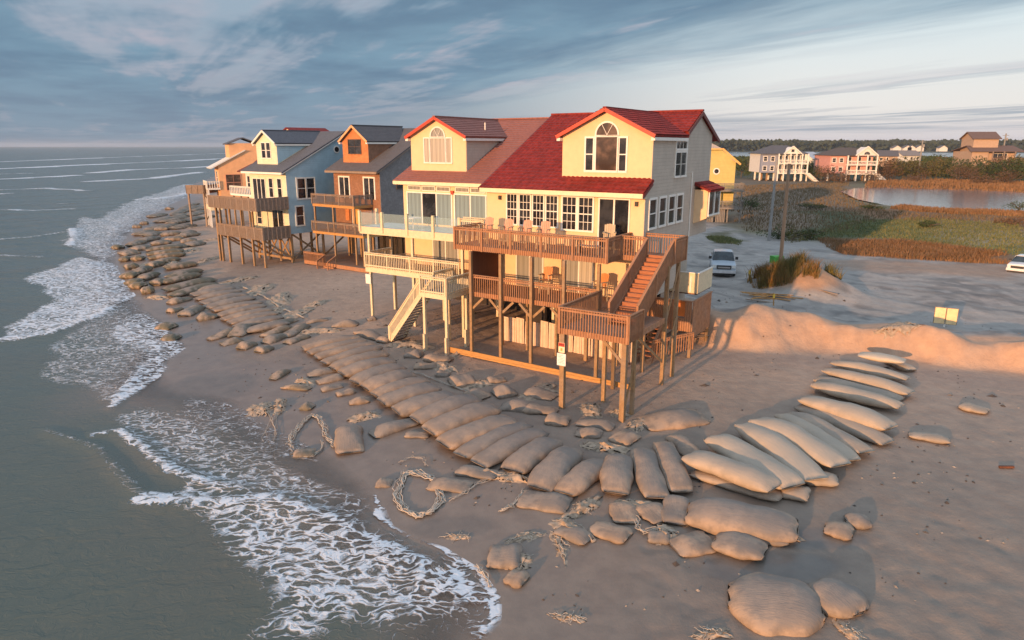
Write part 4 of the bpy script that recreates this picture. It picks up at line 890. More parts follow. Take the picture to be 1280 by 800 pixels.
# ================================================================== farther houses of the row
def far_row():
    # low walkway tower at the left end
    a = G(259, 283); b = G(277, 279); t = empty('walkway_tower', (a[0], a[1], 0), math.atan2(b[1]-a[1], b[0]-a[0]), 'square wooden walkway platform on cross braced posts at the far left end of the decks', 'platform')
    L = math.hypot(b[0]-a[0], b[1]-a[1]); L = max(3.4, min(L, 5))
    z0 = a[2]-.4; zt = 5.2
    for x, y in ((0,0),(L,0),(0,2.6),(L,2.6)): MB().box(x-.12, x+.12, y-.12, y+.12, z0, zt+.1).build('post', oldwood, t)
    d = MB().box(-.2, L+5, -.2, 2.8, zt, zt+.1).build('platform_floor', greywood, t)
    for p, q in (((-.2, -.2, zt), (L+5, -.2, zt)), ((-.2, -.15, zt), (-.2, 2.8, zt))):
        m = MB(); rail(m, p, q, h=1.15, sp=.12, bal=.09, below=.2, posts=3); m.build('railing', oldwood, d)
    for p, q in (((0, -.14, z0+1.5), (L, -.14, zt-.4)), ((L, -.14, z0+1.5), (0, -.14, zt-.4))): MB().beam(p, q, .06, .18).build('brace', oldwood, t)
    # peach house with sloping roof
    h = House('beach_house', (-46.6, 112.0), 60, 'small peach coloured house with slanted roof beyond the blue house', 'house', 'stilt houses in a row along the beach'); r = h.r
    w = MB(); w.prism([(0, 3.5), (0, 9.5), (4.0, 11.6), (6.4, 11.6), (6.4, 3.5)], 'x', -4.5, 0); w.build('wall', peach, r)
    m = MB(); tiles(m, (-4.9, -1.2, 9.05), (.35, -1.2, 9.05), (.35, 4.2, 11.85), (-4.9, 4.2, 11.85), row=.4, lip=.02); m.build('roof', white_siding, r)
    b = MB(); b.box(-4.3, -.3, 1.9, 6.3, 10.6, 12.9); up = b.build('upper_storey', peach, r); b = MB(); tiles(b, (-4.6, 1.6, 12.8), (0, 1.6, 12.8), (0, 4.1, 13.8), (-4.6, 4.1, 13.8), row=.4, lip=.02); tiles(b, (0, 6.7, 12.8), (-4.6, 6.7, 12.8), (-4.6, 4.1, 13.8), (0, 4.1, 13.8), row=.4, lip=.02); b.build('upper_roof', bluegrey_roof, up)
    window(r, Face('R', 0), 1.0, 3.2, 5.6, 8.0, 2, 1, pane=glassw, paint=plain('salmon_trim', (.6,.28,.18), .6)); window(r, Face('F', 0), -3, -1.5, 6.5, 8.5)
    dk = h.deck(-4.5, .2, -1.9, -.02, 6.0, trimw, name='porch', rimmat=trimw); h.railing(dk, [((-4.5, -1.9, 6.0), (.2, -1.9, 6.0)), ((.2, -1.9, 6.0), (.2, -.1, 6.0))], trimw, sp=.3, bal=.1, below=.1)
    for x in (-4.3, -2, .1): h.post(x, -1.8, 5.8, trimw, .2)
    for x in (-4, -.3): h.post(x, 1, 3.5, postwood, .3); h.post(x, 5, 3.5, postwood, .3)
    dl = h.deck(-4.5, .3, -1.8, -.02, 3.2, trimc, name='lower_porch', rimmat=trimc, rim=.7)
    # white house with small red roof peeking between
    h = House('beach_house', (-34.8, 98.0), 40, 'white house with dark red roof edge half hidden behind the blue house', 'house', 'stilt houses in a row along the beach'); r = h.r
    w = MB(); gable_body(w, -4.4, 0, (-.6, 9.0), (5.5, 12.6), 9, 3.2, rear=(10, 11.3)); w.build('wall', white_siding, r)
    m = MB(); tiles(m, (-4.9, -1.0, 9.0), (.4, -1.0, 9.0), (.4, 1.4, 10.0), (-4.9, 1.4, 10.0), row=.4, lip=.02); tiles(m, (-4.7, 1.4, 10.0), (.3, 1.4, 10.0), (.3, 5.5, 12.8), (-4.7, 5.5, 12.8), row=.4, lip=.02); m.build('roof', plain('maroon_shingle', (.16, .045, .035), .8), r)
    window(r, Face('F', 0), -3.9, -3.2, 6.5, 8.3, paint=trimw); window(r, Face('F', 0), -2.6, -2.0, 6.5, 8.3)
    dk = h.deck(-4.6, 1.0, -2.4, -.02, 6.0, trimw, name='balcony', rimmat=trimw); h.railing(dk, [((-4.6, -2.4, 6.0), (1.0, -2.4, 6.0))], trimw, sp=.4, bal=.12, below=.1)
    for x in (-4.2, -2.2, -.3): h.post(x, 1, 3.3, postwood, .3); h.post(x, -2.2, 6., postwood, .2)
    # house behind the ridge, only its red and white gable shows
    h = House('beach_house', (-47.0, 150.0), 40, 'far house whose small red and white gable shows above the blue house roof', 'house', 'stilt houses in a row along the beach'); r = h.r
    w = MB(); w.prism([(-4, 3), (-4, 14.4), (0, 16.0), (4, 14.4), (4, 3)], 'y', 0, 9); w.build('wall', white_siding, r)
    m = MB(); tiles(m, (-4.6, 9.3, 14.3), (-4.6, -.5, 14.3), (0, -.5, 16.25), (0, 9.3, 16.25), row=.5, lip=.02); tiles(m, (4.6, -.5, 14.3), (4.6, 9.3, 14.3), (0, 9.3, 16.25), (0, -.5, 16.25), row=.5, lip=.02); m.build('roof', redroof, r)
    window(r, Face('F', 0), -2.5, -1.3, 11, 13); window(r, Face('F', 0), .8, 2.0, 11, 13)
far_row()
# ================================================================== houses inland
def yellow_house():
    O = G(893, 285); h = House('stilt_house', (O[0]+.5, O[1]+12), 8, 'yellow house with clipped gable and weathered grey decks behind the red roofed house', 'house'); r = h.r
    gz = h.gz(0, 0); s = 1.0; w = MB(); x0, x1 = -6.0, 5.6; xm = (x0+x1)/2
    e = gz+9.6; pk = gz+11.6
    w.prism([(x0, gz+2.6), (x0, e), (x0+2.6, pk), (x1-2.6, pk), (x1, e), (x1, gz+2.6)], 'y', 0, 12); w.build('wall', yellowsiding, r)
    m = MB(); z2 = pk+1.3
    tiles(m, (x1+.7, -.5, e-.45), (x1+.7, 12.4, e-.45), (xm, 12.4, z2+.5), (xm, 1.8, z2+.5), row=.5, lip=.02); tiles(m, (x0-.7, 12.4, e-.45), (x0-.7, -.5, e-.45), (xm, 1.8, z2+.5), (xm, 12.4, z2+.5), row=.5, lip=.02)
    m.slab([(x0+2.3, -.5, pk+.0), (x1-2.3, -.5, pk+.0), (xm+.1, 1.9, z2+.5), (xm-.1, 1.9, z2+.5)], .1); m.build('roof', plain('sandy_shingle', (.42, .34, .28), .85), r)
    t = MB(); t.beam((x1+.7, -.55, e-.5), (x1-2.3, -.55, pk-.02), .08, .3); t.beam((x0+2.2, -.55, pk-.04), (x1-2.2, -.55, pk-.04), .08, .25); t.build('rake_board', plain('orange_trim', (.72, .42, .13), .6), r)
    F0 = Face('F', 0); window(r, F0, -1.6, -.2, gz+6.0, gz+8.5, fr=.2); slider(r, F0, -4.4, -2.6, gz+5.6, gz+8.2, 2, fr=.2)
    m = MB().tube([(2.6, -.06, gz+8.0), (2.6, .05, gz+8.0)], .55, 14); o = m.build('oval_window', trimw, r); MB().tube([(2.6, -.09, gz+8.0), (2.6, .0, gz+8.0)], .36, 14).build('pane', glass, o)
    for z, nm in ((gz+5.2, 'upper_deck'), (gz+2.4, 'lower_deck')):
        d = h.deck(-6, 6.6, -3.6, -.02, z, greywood, name=nm, floor=greywood); h.railing(d, [((-6, -3.6, z), (6.6, -3.6, z)), ((6.6, -3.6, z), (6.6, -.1, z))], greywood, sp=.2, bal=.07, below=.2, posts=4)
    for x in (-4, -1, 2, 6.3): h.post(x, -3.4, gz+5.0, greywood, .2)
    m = MB()
    for i in range(30): m.box(-3.+i*.25, -3+i*.25+.18, -3.2, -3.15, gz-.2, gz+2.1) if i % 7 else None
    m.build('lattice_screen', greywood, r)
    for x in (-4.5, 0, 4.8):
        for y in (1, 6, 11): h.post(x, y, gz+2.6, greywood, .3)
yellow_house()
def tiered_house(P, wpx, label, main, side, roofm, kind):
    """far house on stilts with tiers of white porches; P = picture point of the base left corner, wpx its width"""
    q = G(P[0], P[1]); q2 = G(P[0]+wpx, P[1]); Wd = q2[0]-q[0]
    h = House('stilt_house', (q2[0], q2[1]), 4, label, 'house', 'big stilt houses across the marsh'); r = h.r; gz = 0.3; F0 = Face('F', 0)
    W = Wd; k = W/(17.5 if kind == 'w' else 18.5); e = gz+10.6*k; xs = -W*.64
    w = MB(); w.box(-W, -W*.02, 0, 14, gz+3.3*k, e); w.build('wall', main, r)
    w = MB(); w.box(-W, xs, -1.6, -.01, gz+3.3*k, e); w.build('side_wall', side, r)
    m = MB(); A = (-W-.6, -2.6, e); B = (.3, -2.6, e); C = (.3, 14.6, e); D = (-W-.6, 14.6, e); z = e+3.2*k; E1 = (-W+5, 6, z); E2 = (-5, 6, z)
    m.slab([A, B, E2, E1], .15); m.slab([C, D, E1, E2], .15); m.add([B, C, E2, A, D, E1], [(0,1,2),(3,5,4)]); m.build('roof', roofm, r)
    gx0, gx1 = (-W*.52, -W*.18) if kind == 'w' else (-W*.46, -W*.02); gm = (gx0+gx1)/2; gh = 2.6*k if kind == 'w' else 3.4*k
    m = MB(); m.prism([(gx0, e-.02), (gm, e+gh), (gx1, e-.02)], 'y', -2.9, 3); g_ = m.build('front_gable', trimw if kind == 'w' else white_siding, r)
    m = MB(); m.beam((gx0-.4, -3.1, e), (gm, -3.1, e+gh+.2), .3, .35); m.beam((gm, -3.1, e+gh+.2), (gx1+.4, -3.1, e), .3, .35); m.build('rake_board', trimw, g_)
    if kind == 'w': MB().box(gm-.5, gm+.5, -2.96, -2.85, e+.6, e+1.5).build('gable_vent', glass, g_)
    else: arch_window(g_, Face('F', -2.9), gm, e+.3, 1.2*k)
    for z_ in (gz+3.3*k, gz+7.0*k):
        nm = 'porch'; d = MB().box(xs-.2, .2, -3.0, -.02, z_-.35, z_+.0).build(nm, trimw, r)
        m = MB(); rail(m, (xs-.2, -3.0, z_), (.2, -3.0, z_), h=1.1, sp=.45, bal=.12, below=.1, cap=(.2, .14)); m.build('railing', trimw, d)
    n = 5 if kind == 'w' else 3
    for i in range(n+1): x = xs+(0-xs)*i/n; MB().box(x-.2, x+.2, -2.98, -2.6, gz-.3, e).build('column', trimw, r)
    for z0_, z1_ in ((gz+3.9*k, gz+6.1*k), (gz+7.5*k, gz+9.8*k)):
        for i in range(n): x = xs+(0-xs)*(i+.5)/n; window(r, F0, x-.6, x+.6, z0_, z1_, 1, 1, fr=.12)
        for f in (.15, .6): x = -W+(xs+W)*f; window(r, Face('F', -1.6), x, x+1.1, z0_+.3, z1_-.3, fr=.2)
    for i in range(7):
        for y in (.5, 7): x = -W*.97+i*W*.155; h.post(x, y, gz+3.4*k, postwood if i % 2 else trimw, .5, name='pile')
    st = MB()
    for i in range(12): st.box(-1.2+i*.32 if kind == 'w' else -1.0+i*.18, .4+i*.32, -5.2, -3.2, gz+3.3*k-i*.3*k-.3, gz+3.3*k-i*.3*k)
    st.build('front_stairs', trimw, r)
tiered_house((950, 226), 54, 'white and blue grey stilt house with white columned porches and small front gable', white_siding, bluegrey_siding, greyroof, 'w')
tiered_house((1032, 226), 57, 'pink stilt house with white porches and arched window in its gable', pinksiding, pinksiding, plain('brown_shingle_roof', (.10, .078, .065), .85), 'p')
def tan_house():
    q = G(1200, 224); sc = 1.0; h = House('stilt_house', (q[0]+23, q[1]+8, -1.9), 6, 'tall tan house with brown roofs rising above the trees at far right', 'house'); r = h.r; F0 = Face('F', 0); g = .3
    w = MB(); w.box(-14, -8, 0, 14, g+2, g+12); w.build('wall', tansiding, r)
    w = MB(); w.box(-7.99, 3, 2.5, 14, g+2, g+12); w.build('side_wall', tansiding, r)
    m = MB(); m.slab([(-15, -1, g+12), (4.5, -1, g+12), (3, 5, g+14.2), (-14, 5, g+14.2)], .2); m.slab([(4.5, 15, g+12), (-15, 15, g+12), (-14, 5, g+14.2), (3, 5, g+14.2)], .2); m.build('roof', plain('brown_roof_shingle', (.15, .095, .075), .85), r)
    w = MB(); w.prism([(-12.5, g+12), (-12.5, g+17), (-3.5, g+17), (-3.5, g+12)], 'y', 3, 12); w.prism([(3.0, g+17), (7.5, g+19.2), (12, g+17)], 'x', -12.5, -3.5)
    up = w.build('tower_storey', tansiding, r); m = MB(); m.slab([(-13.3, 2.3, g+16.7), (-2.7, 2.3, g+16.7), (-2.7, 7.5, g+19.4), (-13.3, 7.5, g+19.4)], .2); m.slab([(-2.7, 12.7, g+16.7), (-13.3, 12.7, g+16.7), (-13.3, 7.5, g+19.4), (-2.7, 7.5, g+19.4)], .2); m.build('tower_roof', MATS['brown_roof_shingle'], up)
    window(up, Face('R', -3.5), 5.5, 8.5, g+13.5, g+16.2, fr=.2)
    for z in (g+5, g+8.6):
        d = h.deck(-7.6, 4.5, -2, 2.45, z, oldwood, name='porch', floor=greywood); h.railing(d, [((-7.6, -2, z), (4.5, -2, z)), ((4.5, -2, z), (4.5, 2.4, z))], oldwood, sp=.5, bal=.15, below=.2)
        slider(r, Face('F', 2.5), -5, 0, z, z+2.6, 3, fr=.15)
    for x in (-7.4, -3.4, .5, 4.2): h.post(x, -1.8, g+12, oldwood, .35)
tan_house()
def low_house(P, W, D, e, rh, wallm, roofm, label, rot=10):
    q = G(*P); h = House('low_house', (q[0], q[1]), rot, label, 'house'); r = h.r; g = .2
    w = MB(); w.prism([(0, g), (0, g+e), (D/2, g+e+rh-.15), (D, g+e), (D, g)], 'x', -W, 0); w.build('wall', wallm, r)
    m = MB(); m.slab([(-W-.6, -.8, g+e-.2), (.6, -.8, g+e-.2), (.6, D/2, g+e+rh), (-W-.6, D/2, g+e+rh)], .2); m.slab([(.6, D+.8, g+e-.2), (-W-.6, D+.8, g+e-.2), (-W-.6, D/2, g+e+rh), (.6, D/2, g+e+rh)], .2); m.build('roof', roofm, r)
    for i in range(3): window(r, Face('F', 0), -W+W*(i+.3)/3, -W+W*(i+.6)/3, g+e-2.4, g+e-1, fr=.2)
low_house((1024, 216), 8, 8, 6.8, 2.8, white_siding, plain('pale_metal_roof', (.45,.47,.50), .5), 'small pale house with light metal roof left of the pink house', -40)
low_house((1120, 212), 9, 10, 7.2, 2.8, tansiding, greyroof, 'grey roofed house half hidden by trees right of the pink house', 20)
low_house((1150, 207), 13, 12, 6.5, 3.0, white_siding, plain('pale_brown_roof', (.22,.19,.17), .85), 'wide low house with pale brown roof behind the dark trees', -10)

# ================================================================== sandbags
def bag_mesh(L, w, t, seed, sag=.0, nu=22, nv=16, bend=0., limp=0., taper=.20):
    rs = np.random.default_rng(seed); vs = []; fs = []
    ph = rs.uniform(0, 6.28, 8); 
    for i in range(nu+1):
        u = i/nu; s = math.sin((2*u-1)*math.pi/2)*.55+(2*u-1)*.45; env = max(0., 1-abs(s)**5.5)**.5; envt = max(0., 1-abs(s)**2.6)**.55
        wv = 1+.05*math.sin(3*s+ph[0])+.04*math.sin(7*s+ph[1]); tv = 1+.06*math.sin(2.3*s+ph[2])+.025*math.sin(6*s+ph[3])-limp*.3*math.cos(3*s+ph[4])
        W = w/2*(1-taper*abs(s)**(5 if taper < .3 else 2.6))*wv; T = t*(envt*.93+.07)*tv
        if i in (0, nu): W *= .93; T = t*.07
        yo = bend*(s*s)*L*.12
        for j in range(nv):
            a = 2*math.pi*j/nv; ca, sa = math.cos(a), math.sin(a)
            y = math.copysign(abs(ca)**1.0, ca)*W; z = math.copysign(abs(sa)**.9, sa)*T*.5
            pucker = (abs(s)**6)*.05*math.sin(a*5+ph[5])*w
            n = .018*math.sin(4*s+a*2+ph[6])+.010*math.sin(11*s-a*3+ph[7])+.008*math.sin(17*s+a+ph[3])
            z *= 1+n*2; y *= 1+n
            vs.append((s*L/2+pucker*.4*math.copysign(1, s), y+yo, z+pucker*.3))
    for i in range(nu):
        for j in range(nv):
            a0 = i*nv+j; a1 = i*nv+(j+1)%nv; fs.append((a0, a1, a1+nv, a0+nv))
    fs.append(tuple(range(nv))); fs.append(tuple(nu*nv+j for j in range(nv))[::-1])
    return vs, fs
BAGN = 0
def bag(p1, p2, w=None, t=None, label='', group=None, moss=0., pale=0., sink=.32, lift=0., limp=0., bend=None, taper=.20):
    """p1, p2: picture points of the two ends of the bag's top"""
    global BAGN; BAGN += 1
    up = (t or .5)*(1-sink)*.8+lift
    a = G(*p1, up=up); b = G(*p2, up=up); A = Vector((a[0], a[1], a[2]+lift)); B = Vector((b[0], b[1], b[2]+lift)); L = (Vector(B[:2])-Vector(A[:2])).length
    w = w or max(.5, min(1.5, L*.4)); t = t or w*.5
    rs = random.Random(BAGN*13); bend = rs.uniform(-.25, .25) if bend is None else bend
    L = max(L, w*.9)
    vs, fs = bag_mesh(L, w, t, BAGN, bend=bend, limp=limp, taper=taper)
    c = (A+B)/2; d = (B-A); rz = math.atan2(d.y, d.x); pit = -math.atan2(B.z-A.z, max(.3, d.xy.length))
    zc = H1(c.x, c.y)+lift+t*.5*(1-sink*1.6)
    me = bpy.data.meshes.new('sandbag'); me.from_pydata(vs, [], fs); me.materials.append(bagmat); me.update(); me.polygons.foreach_set('use_smooth', [True]*len(me.polygons))
    o = bpy.data.objects.new('sandbag', me); scene.collection.objects.link(o); o.location = (c.x, c.y, zc); o.rotation_euler = (rs.uniform(-.08, .08), pit, rz)
    o['moss'] = float(moss); o['pale'] = float(pale); tag(o, label, 'sandbag', group); return o
def row(pts, group, fmt, w=None, t=None, **kw):
    mids = [(G((a[0]+b[0])/2, (a[1]+b[1])/2, up=.35)) for a, b in pts]
    for i, (a, b) in enumerate(pts):
        ds = [math.dist(mids[i][:2], mids[j][:2]) for j in (i-1, i+1) if 0 <= j < len(pts)]
        # spacing measured across the bag
        A = G(*a, up=.35); B = G(*b, up=.35); d = Vector((B[0]-A[0], B[1]-A[1])).normalized(); n = Vector((-d.y, d.x))
        sp = [abs((Vector(mids[j][:2])-Vector(mids[i][:2])).dot(n)) for j in (i-1, i+1) if 0 <= j < len(pts)]
        ww = w or max(.6, min(1.5, .98*sum(sp)/len(sp)))
        bag(a, b, ww, t or max(.45, ww*.62), fmt(i), group, **kw)
rowA = [((377,432),(450,418)),((385,438),(458,422)),((393,443),(468,426)),((404,450),(476,430)),((414,456),(482,437)),((426,462),(492,446)),((441,472),(501,453)),((456,480),(516,462)),((467,489),(532,470)),
 ((476,497),(546,478)),((495,509),(569,489)),((518,519),(596,492)),((534,532),(617,502)),((552,548),(641,518)),((575,564),(659,525)),((596,574),(677,533)),((638,581),(690,544)),((672,603),(716,555)),((704,610),(752,570)),
 ((768,609),(774,564)),((820,616),(801,556)),((853,609),(828,548))]
nA = len(rowA)
sizes = ['broad', 'long', 'thick', 'smooth']
def fmtA(i):
    if i < 16: return f'{ORD[15-i]} long tan sandbag up the seaward row, counted from its near end'
    return ['wide sandbag with a rounded foot beginning the turn of the row below the landing post', 'big plump brown sandbag leaning where the row turns', 'sandbag with white frayed cords across its upper side', 'squarish dark sandbag standing upright at the middle of the turn', 'tall upright tan sandbag right of the squarish dark one', 'upright tan sandbag at the right end of the turning row'][i-16]
row(rowA, 'sandbags side by side in the seaward row', fmtA, sink=.22)
rowB = [((232,362),(289,355)),((239,367),(292,357)),((244,372),(300,361)),((250,377),(307,365)),((257,382),(317,369)),((265,386),(327,375)),((271,392),(330,379)),((277,397),(340,384)),((285,401),(345,388)),((292,406),(352,393)),((306,411),(360,400))]
row(rowB, 'sandbags in the middle row stretch', lambda i: f'{ORD[i]} narrow sandbag from the top of the ribbed stretch before the blue house', t=.55, sink=.25)
rowC = [((181,311),(227,306)),((182,316),(230,311)),((184,321),(232,315)),((190,327),(224,321)),((205,333),(246,327)),((209,345),(250,335)),((201,351),(250,340)),((204,360),(268,346)),((211,367),(271,352))]
row(rowC, 'sandbags in the upper row stretch', lambda i: f'{ORD[i]} flat weathered sandbag from the far end of the stretch near the surf', moss=.55, t=.7, sink=.2)
# far ends
farb = [((165,310),(186,306)),((172,300),(196,295)),((180,293),(200,289)),((205,308),(232,304)),((196,284),(222,279)),((216,284),(242,279)),((228,275),(252,270)),((212,272),(238,266)),((198,276),(216,270)),((236,268),(258,262)),((170,292),(190,287)),((188,303),(214,300)),((150,316),(172,312)),((222,294),(246,290)),((184,286),(206,280)),((226,262),(250,257)),((232,305),(252,301)),((214,267),(246,256)),((187,270),(206,266)),((202,276),(235,270)),((210,278),(232,274)),((192,285),(212,283)),((160,305),(178,300)),((176,278),(184,277)),((230,292),(240,287)),((256,269),(267,269)),((222,262),(244,253)),((200,292),(228,289)),((205,298),(230,296)),((225,300),(246,298)),((240,262),(262,257)),((167,282),(175,281)),((209,260),(214,259))]
ORD += ['thirty-first', 'thirty-second', 'thirty-third', 'thirty-fourth']
farb = sorted(farb[:17], key=lambda q: q[0][0])+farb[17:]
for i, (a, b) in enumerate(farb): bag(a, b, 2.2 if i < 22 else 1.6, .75, (f'flat sandbag of the far strip, {ORD[i]} in order from the surf side up' if i < 17 else f'dull sandbag beside the walkway tower end of the strip, {ORD[i-17]} one seaward'), 'sandbags at the far end of the beach', moss=.35, sink=.3)
left = [((155,332),(172,329)),((169,339),(186,332)),((175,346),(196,339)),((152,342),(171,341)),((159,350),(176,350)),((164,354),(180,354)),((178,361),(190,359)),((165,321),(180,320)),((192,352),(202,348)),((142,307),(152,307)),((185,330),(202,326)),((198,405),(216,406)),((205,420),(222,419)),((150,322),(162,321))]
for i, (a, b) in enumerate(left): bag(a, b, 1.3, .75, f'{ORD[i]} slumped mossy sandbag of the pile washed by the surf' if i not in (11, 12) else ['lone dark mossy sandbag lying in the surf wash', 'lower lone sandbag awash in the foam'][i-11], 'slumped sandbags at the water edge', moss=.6, sink=.2 if i not in (11, 12) else .5)
blobs = [((210,377),(237,370),1.5,.8,'plump sandbag below the mossy long ones beside the surf'),((210,388),(226,383),1.2,.7,'small pale sandbag with torn end near the foam'),((228,391),(249,381),1.6,1.0,'rounded upright sandbag with dark top beside the ribbed stretch'),
 ((246,396),(271,391),1.6,.9,'dark rounded sandbag just below the start of the ribbed stretch'),((260,422),(300,409),1.1,.7,'long sandbag lying alone along the lower edge of the ribbed stretch'),((294,417),(308,404),1.5,.9,'squat pale sandbag wedged between the ribbed stretch and the folded pile'),
 ((322,411),(370,396),1.2,.75,'long arched sandbag crossing the top of the folded pile'),((327,418),(362,406),1.2,.7,'crumpled sandbag in the middle of the folded pile'),((355,418),(382,404),1.3,.7,'flat topped sandbag in the folded pile'),((330,426),(358,415),1.2,.7,'grey crumpled sandbag in the folded pile'),
 ((357,427),(384,417),1.1,.6,'pinkish sandbag at the lower right of the folded pile'),((276,429),(302,422),1.2,.5,'low sandbag at the lower left of the folded pile'),((300,433),(316,425),1.2,.8,'small brown round sandbag at the foot of the folded pile'),((322,437),(338,431),1.2,.7,'dark round sandbag at the very bottom of the folded pile'),
 ((415,404),(448,402),1.0,.7,'dark sandbag with bulging back on the landward side left of the cream stairs'),((446,411),(474,421),1.2,.7,'dark wedge shaped sandbag at the top end of the seaward row'),((474,424),(494,416),1.3,.8,'tilted dark sandbag pointing at the foot of the cream stairs'),
 ((382,402),(410,397),.7,.4,'slim sandbag landward of the folded pile'),((459,398),(470,396),.8,.5,'tiny round sandbag on the open sand near the stairs'),((384,467),(426,458),.9,.5,'low sandbag half sunk beside the seaward row'),((396,476),(430,468),1.0,.5,'second low sandbag half sunk beside the seaward row'),
 ((401,486),(428,480),.7,.35,'sunken sliver of sandbag below the two low ones'),((420,491),(444,486),.8,.45,'pale flat sandbag end poking out of wet sand'),((436,501),(462,497),.9,.45,'flat triangular sandbag sunk beside the row'),((463,540),(520,522),1.2,.6,'tapering sandbag reaching out seaward from under the row'),
 ((507,541),(537,542),.8,.3,'small flat torn sandbag below the tapering one'),((339,472),(360,460),.8,.5,'small dark sandbag on wet sand far left of the row'),((354,481),(388,484),.8,.35,'flat ragged sandbag on the wet sand'),((376,506),(392,506),.9,.5,'small lumpy sandbag by the rope ring'),
 ((366,566),(394,562),1.1,.5,'scoop shaped sandbag inside the upper left rope ring'),((435,528),(436,560),1.6,1.0,'big domed sandbag standing alone on wet sand'),((537,601),(588,606),1.2,.5,'low sandbag between the lower rope ring and the row'),((572,584),(622,591),1.1,.5,'flattened torn sandbag at the foot of the row'),
 ((650,618),(712,628),1.6,.5,'smooth hump of a buried sandbag below the turn'),((470,602),(490,601),.8,.4,'small round hump of sandbag left of the lower rope ring'),((614,690),(648,690),1.5,.7,'squat sandbag with hollow dark hole near the swash'),((636,716),(655,722),.9,.5,'curled dark sandbag end below the squat one'),
 ((698,657),(738,672),1.0,.45,'torn sandbag under ragged strips below the turn'),((740,654),(786,668),1.2,.5,'dark smooth sandbag among the ragged strips'),((778,626),(784,650),1.3,.5,'stubby pale sandbag end below the squarish one'),((806,628),(832,648),1.4,.45,'flat brown sandbag half buried below the upright ones'),
 ((810,667),(838,669),.8,.45,'small pale sandbag ringed by frayed white cord'),((848,618),(846,650),1.3,.7,'upright sandbag touching the left end of the big horizontal one'),((843,683),(890,672),1.4,.4,'sunken smooth sandbag left of the short slanted one'),
 ((722,524),(768,531),1.0,.5,'low sandbag right of the post with signs'),((768,540),(794,548),1.5,.6,'flat dark sandbag inside the curve of the row'),((682,520),(712,522),1.3,.8,'round brown sandbag at the foot of the sign post'),((627,503),(668,506),1.3,.7,'crumpled brown sandbag left of the sign post'),
 ((655,507),(697,511),1.2,.6,'flattened sandbag pinched under the sign post'),((565,474),(590,470),1.9,.9,'square dark sandbag in front of the left end of the skirt beam'),((586,486),(608,494),1.2,.6,'small crumpled sandbag next to the square dark one'),((618,488),(642,484),1.6,.9,'round bulging sandbag below the skirt beam'),
 ((608,474),(632,471),1.0,.5,'half hidden sandbag touching the skirt beam'),((658,486),(694,494),1.4,.6,'wrinkled sandbag seaward of the skirt beam right end'),((507,440),(528,441),1.3,.7,'pale wrinkled sandbag below the cream stairs'),((531,444),(564,447),1.2,.7,'sandbag lying at the foot of the cream landing posts'),
 ((517,456),(547,455),1.0,.5,'torn sandbag on the landward edge of the seaward row'),((545,465),(562,466),.9,.5,'small torn sandbag left of the square dark one'),((720,537),(752,540),1.1,.5,'torn sandbag at the head of the turning row'),
 ((804,526),(880,516),2.1,.7,'low hump of a buried sandbag right of the landing post'),((842,541),(870,568),1.1,.6,'grey sandbag leaning behind the right end of the turn')]
for a, b, w, t, lab in blobs: bag(a, b, w*.82, t*.78, lab, 'loose sandbags scattered on the beach', limp=1.0, sink=.46, moss=.35 if a[0] < 380 else 0.)
right = [((1074,440),(1132,449),1.5,.5,'pale topmost sandbag folded over at the foot of the sand scarp',.9,.55),((1040,449),(1136,470),1.2,.7,'second sandbag from the scarp end of the right hand pile',.2,.15),((1032,458),(1140,487),1.3,.75,'third sandbag from the scarp end, brightly lit along its side',.2,.12),
 ((1020,470),(1128,496),1.2,.6,'greenish shaded sandbag sunk between two lit ones near the scarp end',0,0),((1016,476),(1127,504),1.3,.7,'fifth sandbag from the scarp end of the right hand pile',.2,.15),((1006,492),(1116,528),1.7,.95,'largest bright sandbag near the scarp end with pointed lower corner',.25,.2),
 ((1002,502),(1114,548),1.3,.7,'dark shaded sandbag lying under the largest bright one',0,0),((990,512),(1086,560),1.3,.75,'sandbag half in shade below the dark one',0,.1),((980,514),(1070,570),1.2,.7,'slim pale grey sandbag in the middle of the right hand pile',.3,.1),
 ((950,518),(1056,574),1.6,.95,'broad pale sandbag with raised seam in the middle of the right hand pile',.3,.3),((932,524),(1022,592),1.6,.9,'pale sandbag with pointed upper end',.35,.2),((894,540),(994,600),1.7,.95,'pale curved sandbag left of the pointed one',.3,.2),
 ((862,562),(972,602),1.6,.85,'tapered sandbag with sharp left corner crossing the corner of the pile',.15,.35),((866,586),(978,618),1.1,.5,'thin sandbag squeezed under the tapered one',0,0),((1000,590),(1048,596),1.1,.6,'small lit sandbag end poking out below the pale ones',.1,0),
 ((978,608),(1012,615),1.2,.5,'grey smooth sandbag end right of the thin one',0,0),((860,630),(998,652),2.1,1.1,'biggest horizontal sandbag with glowing lower side at the corner of the pile',0,.05),((895,668),(958,684),1.7,.6,'short slanted sandbag below the biggest horizontal one',0,0),
 ((928,662),(986,672),1.0,.45,'flat wrinkled sandbag tucked under the biggest horizontal one',0,0),((1136,540),(1188,548),1.0,.4,'lone flat sandbag half buried on open sand right of the pile',0,0),((1200,504),(1236,512),1.2,.4,'small humped sandbag below the right part of the scarp',0,0),
 ((1062,646),(1084,648),1.0,.5,'little pointed tip of a buried sandbag with orange lit side',0,0),((1036,656),(1062,662),1.1,.4,'low grey hump of a buried sandbag beside the pointed tip',0,0),((1110,448),(1140,460),1.0,.5,'small sandbag end beside the folded topmost one',.2,0),
 ((912,738),(1030,756),2.9,1.0,'huge rounded sandbag alone on the wet foreground sand',0,-.1),((1022,724),(1074,756),1.9,.85,'smaller rounded sandbag leaning on the huge foreground one',0,-.05)]
